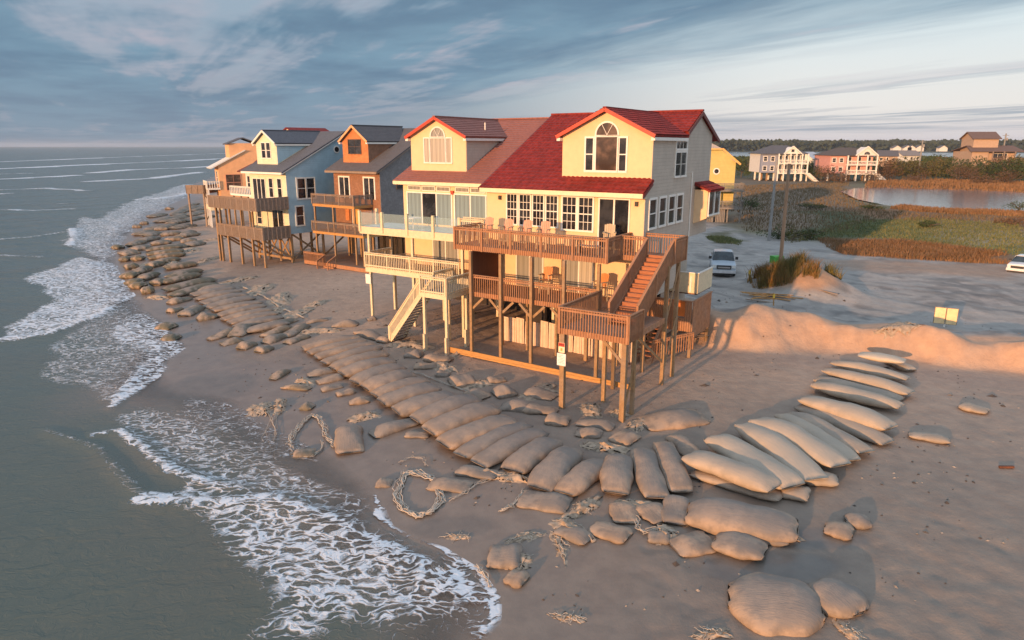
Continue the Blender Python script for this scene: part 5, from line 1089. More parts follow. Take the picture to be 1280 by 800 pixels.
for a, b, w, t, lab, pale, lift in right: bag(a, b, w*.88, t*.84, lab, 'sandbags of the right hand pile' if b[0] > 850 and a[1] < 690 else 'sandbags half sunk in the foreground sand', pale=min(1, pale+(.3 if a[1] < 620 else 0)), lift=lift, sink=.15 if a[1] < 620 else .36, limp=.4, taper=.62 if a[1] > 700 else .2)

# ------------------------------------------------------------------ torn fabric and cords
def tatter(p, size, label, seed, h=.3, cords=10, name='torn_fabric', pale=False):
    q = G(*p); rs = random.Random(seed); root = empty(name, (q[0], q[1], q[2]), 0, label, 'torn fabric', 'torn sandbag fabric strewn on the beach')
    nx = 22; ny = 16; vs = []; ang = rs.uniform(0, 3.14); off = rs.uniform(0, 100)
    X, Y = np.meshgrid(np.linspace(-1, 1, nx), np.linspace(-1, 1, ny), indexing='ij'); X = X.ravel(); Y = Y.ravel()
    rr = np.hypot(X, Y); edge = 1+.5*fbm(np.arctan2(Y, X)*1.3+off, off+rr*0, 1.0, 3)
    px = X*size[0]*edge+.2*fbm(X*3+off, Y*3, 1., 2); py = Y*size[1]*edge+.2*fbm(X*3, Y*3+off, 1., 2)
    pz = h*np.clip(1.1-rr, 0, 1)+h*1.3*np.abs(fbm(X*3.2+off, Y*2.2, 1.0, 4))*np.clip(1.6-rr, .1, 1)-.04
    c, s = math.cos(ang), math.sin(ang); vx = px*c-py*s; vy = px*s+py*c
    gz_ = height(vx+q[0], vy+q[1], False)-q[2]
    m = MB(); m.add(list(zip(vx, vy, pz+gz_)), [(i*ny+j, (i+1)*ny+j, (i+1)*ny+j+1, i*ny+j+1) for i in range(nx-1) for j in range(ny-1) if rs.random() > .10 or rr[i*ny+j] < .5])
    m.build('crumpled_sheet', tattermat, root, smooth=True)
    m = MB()
    for k in range(max(15, int(cords*min(1, .15+size[1]*1.2)))):
        a = rs.uniform(0, 6.28); x, y = math.cos(a)*size[0]*rs.uniform(.05, .6), math.sin(a)*size[1]*rs.uniform(.05, .6); pts = []
        b = a+rs.uniform(-.9, .9)
        for t in range(9):
            pts.append((x*c-y*s, x*s+y*c)); x += math.cos(b)*(.03+.05*size[1]); y += math.sin(b)*(.03+.05*size[1]); b += rs.uniform(-.9, .9)
        zz = height(np.array([p_[0]+q[0] for p_ in pts]), np.array([p_[1]+q[1] for p_ in pts]), False)-q[2]
        m.tube([(p_[0], p_[1], z+.04+h*.5*max(0, 1-i/5)) for i, (p_, z) in enumerate(zip(pts, zz))], [.013*(1-.6*i/8) for i in range(9)], 4)
    m.build('frayed_cords', ropemat, root, smooth=True)
    return root
tat = [((325,512),(.6,.9),'tangled pale cords and fabric at the upper edge of the swash'),((350,508),(1.1,.4),'ragged fabric strip left of the upper rope ring'),((458,521),(.8,.5),'crumpled pale fabric heap beside the big domed sandbag'),((402,414),(1.2,.5),'pale torn fabric beside the dark bulging sandbag'),
 ((500,418),(1.0,.7),'crumpled pale fabric under the cream stairs'),((516,432),(1.6,.7),'wrinkled fabric sheet landward of the seaward row'),((552,458),(1.3,.6),'torn fabric with cords left of the square dark sandbag'),((574,444),(1.3,.4),'thin fabric strips at the left end of the skirt beam'),
 ((600,480),(1.0,.5),'folded fabric between two crumpled sandbags'),((672,490),(1.3,.7),'grey net like fabric seaward of the skirt beam'),((640,598),(.9,.4),'orange lit shreds at the foot of the seaward row'),((605,592),(1.0,.4),'frayed sheet over the flattened torn sandbag'),
 ((738,512),(.9,.5),'torn fabric near the sign post foot'),((775,517),(.4,.35),'shreds wrapped around the foot of the landing corner post'),((800,530),(.9,.4),'pale shreds right of the landing corner post'),((756,560),(1.0,.5),'stretched pale fabric over the turn of the row'),
 ((722,590),(.35,.9),'white frayed strands running down a sandbag in the turn'),((730,636),(.9,.35),'orange shreds above the dark smooth sandbag'),((715,662),(1.0,.4),'ragged strips piled below the turn'),((790,632),(.8,.35),'torn flap across the stubby sandbag end'),
 ((700,680),(1.2,.25),'long low strip of torn fabric at the seaward limit of debris'),((655,672),(.9,.3),'ragged strip right of the squat sandbag'),((830,668),(.5,.35),'white frayed cord loop on the small pale sandbag'),((645,700),(.45,.5),'layered torn fabric inside the curled sandbag'),
 ((570,672),(.7,.2),'small orange scrap lying above the swash edge'),((710,772),(.6,.2),'small orange leaf like scrap near the bottom edge'),((1065,792),(.7,.2),'pale scrap at the bottom edge right of the huge sandbag'),((890,793),(.7,.2),'pale scrap at the bottom edge left of the huge sandbag'),
 ((260,385),(1.2,.5),'pale torn fabric among the rounded sandbags'),((350,375),(2.2,.8),'broad pale torn fabric landward of the ribbed stretch'),((325,362),(2.0,.8),'torn fabric patch nearest the blue house pilings'),((300,350),(2.0,.7),'torn fabric patch at the top of the ribbed stretch'),
 ((370,392),(1.8,.6),'torn fabric beside the folded pile'),((395,380),(1.2,.5),'small dark torn fabric out on the open sand'),((260,325),(2.0,.8),'torn fabric landward of the far stretch'),((240,312),(2.0,.8),'torn fabric near the far end of the beach'),
 ((215,330),(1.5,.6),'pale fabric between the far stretch and the mossy bags'),((230,285),(2.2,.8),'farthest torn fabric patch near the walkway tower'),((262,300),(1.8,.6),'torn fabric below the walkway tower'),((1120,430),(1.3,.7),'dark twiggy torn fabric hanging on the scarp'),
 ((380,478),(.8,.4),'orange tinted scrap beside the flat ragged sandbag'),((345,390),(1.6,.5),'orange lit torn fabric right of the ribbed stretch'),((985,664),(.6,.15),'white cord scrap by the biggest horizontal sandbag'),((550,712),(.5,.1),'thin pale strand beside the swash edge'),((180,332),(1.6,.7),'pale fabric flap on the mossy pile'),((196,372),(1.2,.5),'torn fabric at the seaward foot of the mossy pile')]
for i, (p, s, lab) in enumerate(tat): tatter(p, (s[0]*1.25, s[1]*1.35) if p[0] < 420 and p[1] < 420 else s, lab, 100+i, h=.19 if s[1] > .3 else .07, cords=34 if p[0] > 300 else 12)
def cord(pts, r, label, name='rope', seed=1, strands=3, jit=.06):
    rs = random.Random(seed); m = MB(); r = r*.34; strands = int(strands*1.5); jit = jit*1.5
    for k in range(strands):
        P = []
        for u, v in pts:
            q = G(u, v); P.append(Vector((q[0]+rs.uniform(-jit, jit), q[1]+rs.uniform(-jit, jit), q[2]+.06)))
        Q = []
        for i in range(len(P)-1):
            for t in range(4): Q.append(P[i].lerp(P[i+1], t/4)+Vector((rs.uniform(-.07, .07), rs.uniform(-.07, .07), abs(rs.gauss(0, .03)))))
        Q.append(P[-1]); m.tube(Q, [r*rs.uniform(.6, 1.3) for _ in Q], 5)
    return tag(m.build(name, ropemat, smooth=True), label, 'rope', 'frayed cords on the sand')
cord([(361,557),(365,546),(373,536),(382,526),(390,520),(399,524),(405,535),(407,546),(413,553),(421,559)], .05, 'thick frayed rope ring around the scoop shaped sandbag', seed=2, strands=6, jit=.09)
cord([(362,556),(366,568),(378,574),(392,572),(404,562),(402,552)], .04, 'lower loop of frayed rope under the scoop shaped sandbag', seed=3, strands=4)
cord([(505,592),(500,606),(497,622),(503,640),(518,648),(540,642),(552,628),(548,608),(536,598),(520,592),(508,594)], .06, 'large ring of frayed rope lying on the sand below the row', seed=4, strands=7, jit=.13)
cord([(500,580),(515,573),(530,576),(534,584)], .025, 'thin cord arc above the large rope ring', seed=5, strands=2)
cord([(562,628),(580,618),(598,606),(622,598)], .03, 'thin rope running from the large ring to the row', seed=6, strands=3)
cord([(626,640),(640,634),(650,622),(656,612)], .045, 'short pale rope curving up below the turn', seed=7, strands=4)
cord([(792,640),(796,652),(798,664),(808,668),(822,662),(846,668)], .04, 'white cord hanging down onto the small pale sandbag', seed=8, strands=4)
cord([(500,462),(530,470),(560,482),(590,492)], .04, 'pale rope lying along the landward edge of the seaward row', seed=9, strands=3)
cord([(300,358),(330,372),(352,386),(380,398)], .06, 'long pale rope along the top of the ribbed stretch', seed=10, strands=3)
cord([(338,520),(336,545),(334,575),(336,600)], .03, 'vertical strand of cords trailing into the swash', seed=11, strands=5, jit=.3)
cord([(596,710),(606,722),(614,735)], .06, 'orange tinted shred at the tip of the swash', seed=12, strands=3)

def fragments():
    n = 5200; x = rng.uniform(-28, 34, n); y = rng.uniform(17, 70, n); d = shore_sd(x, y); e = inside(x, y, scarp_poly)
    k = (d > .5) & (fbm(x, y, 3.5, 3) > .02) & (rng.random(n) < np.clip(1.3-np.hypot(x, y)/90, .2, 1)); x, y = x[k], y[k]; n = len(x); z = height(x, y, True)+.004
    s = rng.uniform(.015, .06, n)*(1+(rng.random(n) < .06)*1.6); a = rng.uniform(0, 6.28, n); p = np.stack([x, y, z], 1); l = rng.uniform(.5, 2.2, n)
    d1 = np.stack([np.cos(a)*s*l, np.sin(a)*s*l, rng.uniform(-.2, .2, n)*s], 1); d2 = np.stack([-np.sin(a)*s, np.cos(a)*s, rng.uniform(-.2, .2, n)*s], 1); up = np.zeros((n, 3)); up[:, 2] = s*.8
    V = np.stack([p-d1, p-d2, p+d1, p+d2, p+up], 1).reshape(-1, 3); b = np.arange(n)*5
    F = np.concatenate([np.stack([b+i, b+(i+1) % 4, b+4], 1) for i in range(4)]).tolist()
    me = bpy.data.meshes.new('beach_litter'); me.from_pydata(V.tolist(), [], F); m, g, p_ = newmat('shell_and_twig'); ge = g.n('ShaderNodeNewGeometry')
    g.L.new(g.mix(g.ss(g.m('FRACT', g.m('MULTIPLY', ge.outputs['Random Per Island'], 7.3)), .6, .95), (.07, .055, .045), (.36, .29, .23)), p_.inputs['Base Color']); p_.inputs['Roughness'].default_value = .8
    me.materials.append(m); o = bpy.data.objects.new('beach_litter', me); scene.collection.objects.link(o); tag(o, kind='stuff')
fragments()
# ================================================================== things on and around the decks
def tall_chair(label, group, loc, rz, seat_m, frame_m, parent_h, name='deck_chair', hgt=.86):
    wx, wy = parent_h.w(loc[0], loc[1]); t = empty(name, (wx, wy, loc[2]), parent_h.r.rotation_euler.z+rz, label, 'chair', group)
    m = MB(); m.slab([(-.28, -.26, hgt), (.28, -.26, hgt), (.28, .24, hgt-.06), (-.28, .24, hgt-.06)], .05); m.build('seat', seat_m, t)
    m = MB()
    for i in range(5): x = -.24+i*.12; m.slab([(x-.05, .22, hgt-.02), (x+.05, .22, hgt-.02), (x+.055, .38, hgt+.66+.05*math.cos((i-2)*.8)), (x-.055, .38, hgt+.66+.05*math.cos((i-2)*.8))], .03)
    m.box(-.28, .28, .27, .33, hgt+.2, hgt+.27); m.build('backrest', seat_m, t)
    for s in (-1, 1):
        MB().box(s*.31-.06, s*.31+.06, -.32, .32, hgt+.24, hgt+.28).build('arm', frame_m, t)
        for y in (-.26, .26):
            MB().beam((s*.30, y, 0), (s*.30, y*.9, hgt+.24), .05, .07, up=(0, 1, 0)).build('leg', frame_m, t)
    m = MB(); m.box(-.3, .3, -.30, -.24, .28, .33); m.box(-.3, .3, .2, .25, .25, .3); m.build('footrest', frame_m, t)
    return t
pinkm = plain('salmon_paint', (.60, .30, .20), .6, .1); creamf = plain('tan_frame', (.50, .38, .24), .6, .1); orangem = plain('orange_paint', (.60, .24, .08), .6, .1)
labs = ['salmon tall chair at the left end of the upper deck with a patterned cushion', 'second tall salmon chair from the left on the upper deck', 'third tall salmon chair from the left on the upper deck', 'rightmost tall salmon chair in front of the white gridded windows']
for i, x in enumerate((-9.5, -7.9, -6.6, -5.35)): tall_chair(labs[i], 'tall chairs on the upper red brown deck', (x, -1.9 if i else -1.7, 6.72), R((i*7) % 11-5), pinkm, creamf, RH)
tall_chair('orange tall chair in the middle of the lower deck', 'orange chairs on the lower deck', (-5.6, -1.1, 3.93), .1, orangem, creamf, RH)
tall_chair('orange tall chair near the stairs on the lower deck', 'orange chairs on the lower deck', (-1.9, -1.3, 3.93), -.3, orangem, creamf, RH)
tall_chair('dark chair seen behind the upper deck railing near the sliding door', None, (-1.5, -1.2, 6.72), .4, creamf, creamf, RH, name='deck_chair')
def table(label, h, x, y, z, r_, ht, m1, m2, name='round_table'):
    wx, wy = h.w(x, y); t = empty(name, (wx, wy, z), h.r.rotation_euler.z, label, 'table')
    MB().tube([(0, 0, ht-.04), (0, 0, ht)], r_, 20).build('tabletop', m1, t)
    for a in (45, 135, 225, 315): MB().beam((math.cos(R(a))*r_*.6, math.sin(R(a))*r_*.6, 0), (math.cos(R(a))*r_*.4, math.sin(R(a))*r_*.4, ht-.04), .05, .05).build('leg', m2, t)
    return t
table('small grey table on the upper deck in front of the sliding door', RH, -3.2, -1.5, 6.72, .55, .72, greywood, greywood)
table('white rectangular looking table on the glass railed deck', BH, -6.9, -1.9, 6.88, .6, .74, trimw, trimw)
table('small table beside the orange chair near the stairs', RH, -3.0, -1.3, 3.93, .4, .6, deckwood, deckwood)
def grill():
    wx, wy = RH.w(-2.2, -2.2); t = empty('bench', (wx, wy, 6.72), RH.r.rotation_euler.z, 'low grey bench near the right end of the upper deck', 'bench')
    MB().box(-.7, .7, -.2, .2, .42, .47).build('seat', greywood, t)
    for x in (-.6, .6): MB().box(x-.04, x+.04, -.18, .18, 0, .42).build('leg', greywood, t)
grill()
# post with red and white signs
def sign_post():
    q = RH.w(-.8, -7.63); t = empty('warning_signs', (q[0], q[1], -.35), -R(32.88), 'red and cream warning sign above a white notice nailed to the left landing post', 'sign')
    H_ = 3.5
    s = MB().box(-.17, .17, -.150, -.113, H_-.45, H_+.05).build('warning_sign', plain('sign_cream', (.80, .68, .45), .5), t)
    m = MB(); m.box(-.16, .16, -.160, -.153, H_-.14, H_+.04); m.build('red_header', plain('sign_red', (.62, .06, .03), .5), s)
    m = MB()
    for i, (a, b) in enumerate(((-.13, -.05), (-.03, .04), (.06, .13))): m.box(a, b, -.166, -.162, H_-.09, H_-.0)
    m.build('lettering', plain('sign_dark', (.20, .02, .02), .5), s)
    m = MB(); m.box(-.05, .05, -.158, -.153, H_-.36, H_-.22); m.build('pictogram', plain('sign_orange', (.75, .35, .08), .5), s)
    n = MB().box(-.24, .24, -.150, -.113, H_-1.12, H_-.5).build('white_notice', plain('sign_white', (.80, .78, .76), .5), t)
    m = MB()
    for i in range(6): m.box(-.19, .12+.05*(i % 2), -.157, -.153, H_-.60-i*.075, H_-.58-i*.075)
    m.build('lettering', plain('sign_grey', (.35, .36, .38), .5), n)
sign_post()
def yellow_sign():
    q = G(1180, 409); t = empty('board_sign', (q[0], q[1], q[2]), -R(28), 'cream two panel board on a short post behind the sand scarp', 'sign')
    m = plain('board_cream', (.80, .60, .32), .5)
    MB().box(-.05, .05, -.02, .06, -.4, .55).build('post', trimw, t)
    for s in (-1, 1): MB().box(min(s*.04, s*.66), max(s*.04, s*.66), -.06, -.022, .25, 1.35).build('panel', m, t)
    MB().box(-.7, .7, -.02, .02, .22, 1.38).build('backing_frame', oldwood, t)
yellow_sign()
# utility poles
def pole(P, top, label, mat, tilt, r=.16, arm=False):
    q = G(*P); t = empty('utility_pole', (q[0], q[1], q[2]-.3), 0, label, 'utility pole', 'utility poles')
    t.rotation_euler = (0, tilt, 0)
    MB().tube([(0, 0, 0), (0, 0, top)], [r*1.1, r*.8], 12).build('shaft', mat, t)
    m = MB(); m.tube([(0, -.2, top-.9), (0, -.2, top-.55)], .09, 8); m.box(-.05, .05, -.2, .0, top-1.0, top-.95); m.build('insulator', concrete, t)
    if arm:
        MB().box(-1.2, 1.2, -.08, .08, top-.8, top-.62).build('crossarm', mat, t); MB().tube([(.5, -.35, top-2.6), (.5, -.35, top-1.6)], .28, 10).build('transformer', concrete, t)
polew = plain('copper_toned_wood', (.34, .21, .13), .8, .15, 5, stretch=(1,1,.2)); poleg = plain('grey_pole_wood', (.25, .25, .245), .8, .15, 5, stretch=(1,1,.2))
pole((961, 301), 10.6, 'grey utility pole, the left one of the pair behind the truck', poleg, R(0.6), .18); pole((974, 345), 10.8, 'copper coloured utility pole standing by the grassy mound', polew, R(-.3), .17)
pole((1147, 222), 14.5, 'far grey utility pole with small box behind the pond', poleg, 0, .3, True); pole((1248, 222), 17, 'far utility pole in front of the tall tan house', poleg, R(.5), .3, True)
# vehicles
def wheel(t, x, y, r, w, name='wheel'):
    o = MB().tube([(x-w/2, y, r), (x-w/2+.03, y, r), (x+w/2-.03, y, r), (x+w/2, y, r)], [r*.93, r, r, r*.93], 20).build('wheel', black, t, smooth=False)
    MB().tube([(x-w/2-.01, y, r), (x+w/2+.01, y, r)], r*.6, 14).build('rim', plain('wheel_metal', (.45, .45, .46), .35, metal=.8) if 'wheel_metal' not in MATS else MATS['wheel_metal'], o)
def loft(mb, secs):
    """secs: list of (y, [(x,z)...half profile from bottom centre outwards to top centre])"""
    n = len(secs[0][1]); k0 = len(mb.v)
    for y, pr in secs:
        for x, z in pr: mb.v.append((x, y, z))
        for x, z in pr[::-1]: mb.v.append((-x, y, z))
    m = 2*n
    for i in range(len(secs)-1):
        for j in range(m): a = k0+i*m+j; b = k0+i*m+(j+1) % m; mb.f.append((a, b, b+m, a+m))
    mb.f.append(tuple(k0+j for j in range(m))); mb.f.append(tuple(k0+(len(secs)-1)*m+j for j in range(m))[::-1])
def vehicle(kind, loc, rz, label, paint, sc=1.0):
    t = empty(kind, loc, rz, label, 'pickup truck' if kind == 'pickup_truck' else 'car'); t.scale = (sc, sc, sc)
    P = kind == 'pickup_truck'; L = 5.7 if P else 4.7; Wd = 1.0 if P else .92; gl = glassmat('vehicle_glass', (.02, .028, .032), .04) if 'vehicle_glass' not in MATS else MATS['vehicle_glass']
    # front of the vehicle faces -y, y from 0 (nose) to L
    hb, hh = (.55, 1.18) if P else (.35, .88)
    def pr(w, z0, z1, c=.1): return [(0, z0), (w-.04, z0), (w, z0+.1), (w, z1-c), (w-c*.8, z1), (0, z1+.03)]
    b = MB()
    loft(b, [(0.0, pr(Wd*.86, hb, hh-.16)), (.12, pr(Wd*.97, hb-.03, hh-.07)), (.6, pr(Wd, hb-.08, hh-.02)), (1.55, pr(Wd, hb-.1, hh+.03)), (L-1.9 if P else L-1.0, pr(Wd, hb-.1, hh+.06)), (L-.1, pr(Wd, hb-.05, hh+.04)), (L, pr(Wd*.95, hb, hh-.02))])
    body = b.build('body', paint, t, smooth=False)
    c0, c1, c2, c3 = (1.45, 2.15, 3.55, 3.85) if P else (1.2, 1.95, 3.5, 4.4); zt = 1.90 if P else 1.45; wt = Wd*.78
    def cp(w, z): return [(0, hh), (Wd-.04, hh), (w, z-.05), (w-.08, z), (0, z+.03)]
    b = MB(); loft(b, [(c1-.02, cp(wt, zt)), (c2, cp(wt, zt))]); b.add([], [])
    cab = b.build('cab', paint, t)
    g = MB(); g.add([(-Wd+.08, c0, hh+.02), (Wd-.08, c0, hh+.02), (wt-.05, c1-.03, zt-.03), (-wt+.05, c1-.03, zt-.03), (0, c1, hh)], [(0, 1, 2, 3), (0, 3, 4), (1, 4, 2), (0, 4, 1)]); g.build('windshield', gl, t)
    g = MB(); g.add([(-Wd+.08, c3, hh+.02), (Wd-.08, c3, hh+.02), (wt-.05, c2+.01, zt-.03), (-wt+.05, c2+.01, zt-.03), (0, c2, hh)], [(0, 1, 2, 3), (0, 3, 4), (1, 4, 2), (0, 4, 1)]); g.build('rear_window', gl, t)
    for s in (-1, 1):
        g = MB(); o = .012
        for a0, a1 in ((c1+.1, (c1+c2)/2-.04), ((c1+c2)/2+.04, c2-.08)):
            g.add([(s*(Wd-.075+o), a0, hh+.09), (s*(Wd-.075+o), a1, hh+.09), (s*(wt+.03+o), a1, zt-.14), (s*(wt+.03+o), a0+.05, zt-.14)], [(0, 1, 2, 3)])
        g.build('side_window', gl, t)
        m = MB(); m.box(min(s*(Wd-.02), s*(Wd+.22)), max(s*(Wd-.02), s*(Wd+.22)), c0+.35, c0+.45, hh+.1, hh+.34 if P else hh+.24); m.build('wing_mirror', black, t)
        m = MB(); m.box(min(s*Wd*.62, s*Wd*.93), max(s*Wd*.62, s*Wd*.93), -.03, .12, hh-.36, hh-.14); m.build('headlight', plain('lamp_lens', (.75, .75, .72), .15) if 'lamp_lens' not in MATS else MATS['lamp_lens'], t)
        for y in (.95, L-1.15): wheel(t, s*(Wd-.14), y, .41 if P else .34, .28)
    m = MB(); m.box(-Wd*.58, Wd*.58, -.04, .05, hb+.16, hh-.14) if P else m.box(-Wd*.6, Wd*.6, -.04, .03, hb+.08, hh-.22); gr = m.build('grille', black, t)
    if P: m = MB(); m.box(-Wd*.5, Wd*.5, -.06, -.042, hh-.38, hh-.26); m.build('grille_bar', MATS['wheel_metal'], gr)
    m = MB(); m.box(-Wd*.96, Wd*.96, -.13, .09, hb-.16, hb+.08); m.build('bumper', paint if not P else plain('bumper_white', (.62, .63, .64), .35), t)
    m = MB(); m.box(-Wd*.8, Wd*.8, -.06, .4, hb-.34, hb-.165); m.build('lower_grille', black, t)
    if P: m = MB(); m.box(-Wd+.1, Wd-.1, c3+.1, L-.12, hh+.09, hh+.11); m.build('bed', black, t)
    return t
vp = plain('silver_blue_paint', (.42, .47, .52), .25, .03); vw = plain('white_car_paint', (.75, .74, .73), .25, .02)
q = G(904, 347); vehicle('pickup_truck', (q[0], q[1], q[2]), R(-14), 'silver white pickup truck facing the beach beside the red roofed house', vp, 1.12)
q = G(1273, 341); vehicle('parked_car', (q[0]-.2, q[1], q[2]), R(-48), 'white car cut off by the right edge of the view', vw, 1.0)
# green bin behind the mound
q = G(974, 330); t = empty('green_bin', (q[0]-.1, q[1]+.6, q[2]-.45), .3, 'bright green bin half hidden behind the grassy mound', 'bin'); gm = plain('green_plastic', (.07, .33, .04), .5)
MB().box(-.55, .55, -.4, .4, 0, 1.15).build('tub', gm, t); m = MB(); m.prism([(-.45, 1.152), (.45, 1.152), (.3, 1.25), (-.35, 1.25)], 'x', -.6, .6); m.build('lid', gm, t)
# ------------------------------------------------------------------ broken boards and stakes
def board_pile(P, n, label, seed, spread, Lr, name='broken_boards', mat=None, hgt=.3):
    q = G(*P); t = empty(name, q, 0, label, 'debris'); rs = random.Random(seed)
    for i in range(n):
        a = R(-30)+rs.gauss(0, .35); L = rs.uniform(*Lr); x = rs.uniform(-1, 1)*spread; y = rs.uniform(-.5, .5)*spread; z = rs.uniform(.06, hgt)
        MB().beam((x-math.cos(a)*L/2, y-math.sin(a)*L/2, z-.05), (x+math.cos(a)*L/2, y+math.sin(a)*L/2, z+rs.uniform(-.1, .25)), .14, .045).build('board', mat or beamwood, t)
board_pile((962, 372), 18, 'pile of splintered boards on the left foot of the grassy mound', 5, 1.5, (1.2, 3.4)); board_pile((878, 425), 6, 'small stack of broken planks beside the back porch at the scarp', 6, .5, (.9, 1.6), mat=oldwood)
def stake(P, h, label, tilt=.1, P2=None):
    q = G(*P); t = empty('wooden_stake', q, 0, label, 'stake'); MB().beam((0, 0, -.1), (tilt, 0, h), .07, .07, up=(0, 1, 0)).build('stake', beamwood, t); MB().box(tilt*.6-.07, tilt*.6+.07, -.06, .06, h*.6, h*.9).build('tape_wrap', plain('yellow_tape', (.75, .48, .06), .5) if 'yellow_tape' not in MATS else MATS['yellow_tape'], t)
stake((935, 352), 1.1, 'leaning stake wrapped in yellow tape left of the mound', .12); stake((967, 382), 1.0, 'stake with yellow tape at the front foot of the mound', -.08)
q = G(955, 378); m = MB().beam((q[0]-1.2, q[1]+.8, q[2]+.1), (q[0]+.9, q[1]-.6, q[2]+.06), .16, .05); tag(m.build('loose_plank', oldwood), 'single plank lying on the road in front of the mound', 'plank')
q = G(1041, 368); m = MB().beam((q[0]-2.2, q[1]+1.6, q[2]+.5), (q[0]+.3, q[1]-.3, q[2]+.08), .25, .05); tag(m.build('loose_plank', oldwood), 'pale board lying across the right slope of the mound', 'plank')
for k, (u, v) in enumerate([(1258, 585)]):
    q = G(u, v); m = MB().beam((q[0]-.3, q[1], q[2]+.05), (q[0]+.25, q[1]-.05, q[2]+.07), .1, .08); tag(m.build('driftwood', darkpanel), 'short dark stick of driftwood on the sand near the right edge', 'driftwood')

# ================================================================== vegetation
def leafmat(name, a, b):
    m, g, p = newmat(name); tc = g.n('ShaderNodeTexCoord'); oi = g.n('ShaderNodeObjectInfo')
    n = g.noise(tc.outputs['Object'], 1.1, 3, .6); c = g.mix(g.ss(n, .35, .65), a, b); c = g.mix(g.m('MULTIPLY', oi.outputs['Random'], .4), c, tuple(k*1.5 for k in b))
    g.L.new(c, p.inputs['Base Color']); p.inputs['Roughness'].default_value = .75; p.inputs['Specular IOR Level'].default_value = .2; return m
leafs = {'green': leafmat('dark_green_leaves', (.028, .045, .018), (.065, .085, .028)), 'brown': leafmat('brown_twigs', (.075, .045, .028), (.15, .090, .050)), 'olive': leafmat('olive_leaves', (.06, .06, .022), (.13, .11, .035))}
bark = plain('bark', (.12, .09, .07), .9, .2, 6)
def crown_mesh(seed, rx, ry, rz, n, ls):
    rs = np.random.default_rng(seed); k = 9; cen = rs.normal(0, .42, (k, 3)); cen[:, 2] = np.abs(cen[:, 2])*.9-.1; rad = rs.uniform(.3, .55, k)
    i = rs.integers(0, k, n); d = rs.normal(0, 1, (n, 3)); d /= np.linalg.norm(d, axis=1)[:, None]
    p = (cen[i]+d*rad[i][:, None]*rs.uniform(.55, 1.05, n)[:, None]**.6)*np.array([rx, ry, rz])
    a = rs.normal(0, 1, (n, 3)); a /= np.linalg.norm(a, axis=1)[:, None]; b = np.cross(a, rs.normal(0, 1, (n, 3))); b /= np.linalg.norm(b, axis=1)[:, None]
    s = ls*rs.uniform(.6, 1.4, n)[:, None]; V = np.stack([p-a*s, p-b*s*.5, p+a*s, p+b*s*.5], 1).reshape(-1, 3)
    return V, np.arange(4*n).reshape(n, 4)
def quick_mesh(name, V, Fc, mat):
    me = bpy.data.meshes.new(name); me.from_pydata(V.tolist(), [], Fc.tolist()); me.materials.append(mat); me.update(); return me
def make_tree(seed, mat, h, r_, n=1500, ls=.22):
    t = empty('shrub_tree'); V, Fc = crown_mesh(seed, r_, r_, h*.62, n, ls); V[:, 2] += h*.36
    o = bpy.data.objects.new('crown', quick_mesh('crown', V, Fc, mat)); scene.collection.objects.link(o); o.parent = t
    rs = random.Random(seed); m = MB(); m.tube([(0, 0, -.5), (.1, 0, h*.3), (.2, .1, h*.7)], [.16, .12, .05], 7)
    for k in range(5): a = rs.uniform(0, 6.28); m.tube([(.1, 0, h*.2+k*.1), (math.cos(a)*r_*.5, math.sin(a)*r_*.5, h*.5+rs.uniform(0, .2)*h), (math.cos(a)*r_*.8, math.sin(a)*r_*.8, h*.75)], [.08, .05, .02], 5)
    m.build('trunk', bark, t); return t
protos = {}
tree_list = [ # u, v(base), height m, radius, kind, what
 (926,222,8.5,5,'green','between the yellow and the white house'),(934,214,8,5,'green','behind the yellow house deck'),(1003,222,8,5,'green','right of the white columned house'),(1012,217,7,5,'green','between the white and pink houses'),(1020,225,6,4,'green','left of the pink house pilings'),
 (1036,228,6,4,'brown','in front of the pink house, left'),(1052,229,4.5,3.5,'brown','in front of the pink house, middle'),(1098,222,8,5,'green','just right of the pink house'),(1108,225,7.5,5,'brown','second right of the pink house'),(1118,224,8,5,'brown','third right of the pink house'),
 (1128,225,8.5,5.5,'olive','left of the far utility pole'),(1138,221,8.5,5,'green','right behind the far utility pole'),(1150,224,8,5.5,'brown','right of the far utility pole'),(1160,219,9,6,'green','below the wide low house'),(1168,225,8.5,5.5,'olive','yellowish, in the middle of the thicket'),(1178,220,9.5,6,'green','dark, left of the tall tan house'),
 (1188,225,9,5.5,'green','lower dark one left of the tall tan house'),(1198,228,6,4.5,'brown','brown, at the left foot of the tall tan house'),(1208,227,7,5,'olive','under the tall tan house, left'),(1218,226,9,6,'green','dark one in front of the tall tan house'),(1229,227,8.5,5.5,'green','second dark one in front of the tall tan house'),
 (1240,226,8.5,5.5,'brown','brown one beside the farthest utility pole'),(1252,227,9,6,'green','right of the farthest utility pole'),(1263,226,9,5.5,'olive','near the right edge by the tall tan house'),(1276,226,9.5,6,'green','at the right edge of the view'),(1090,229,4,3.5,'brown','low, right of the pink house stairs'),(1142,229,4,3.5,'brown','low, beside the far utility pole'),
 (1290,228,9,6,'green','just beyond the right edge'),(1225,232,5,4,'brown','low brown, before the dark ones'),(1262,232,5,4,'brown','low brown, right end of the thicket')]
treeobjs = []
for i, (u, v, h_, r_, kd, wh) in enumerate(tree_list):
    key = (kd, i % 2)
    if key not in protos: protos[key] = make_tree(20+len(protos), leafs[kd], 8., 5.); o = protos[key]
    else: o = copy_tree(protos[key])
    q = G(u, v); o.location = (q[0], q[1], q[2]-.3); o.scale = (r_/4.6, r_/4.6, h_/8*1.02); o.rotation_euler = (0, 0, i*1.3)
    tag(o, f"{ {'green':'dark green','brown':'brown leafless','olive':'olive yellow'}[kd]} shrubby tree {wh}", 'tree', 'shrubby trees beyond the marsh')
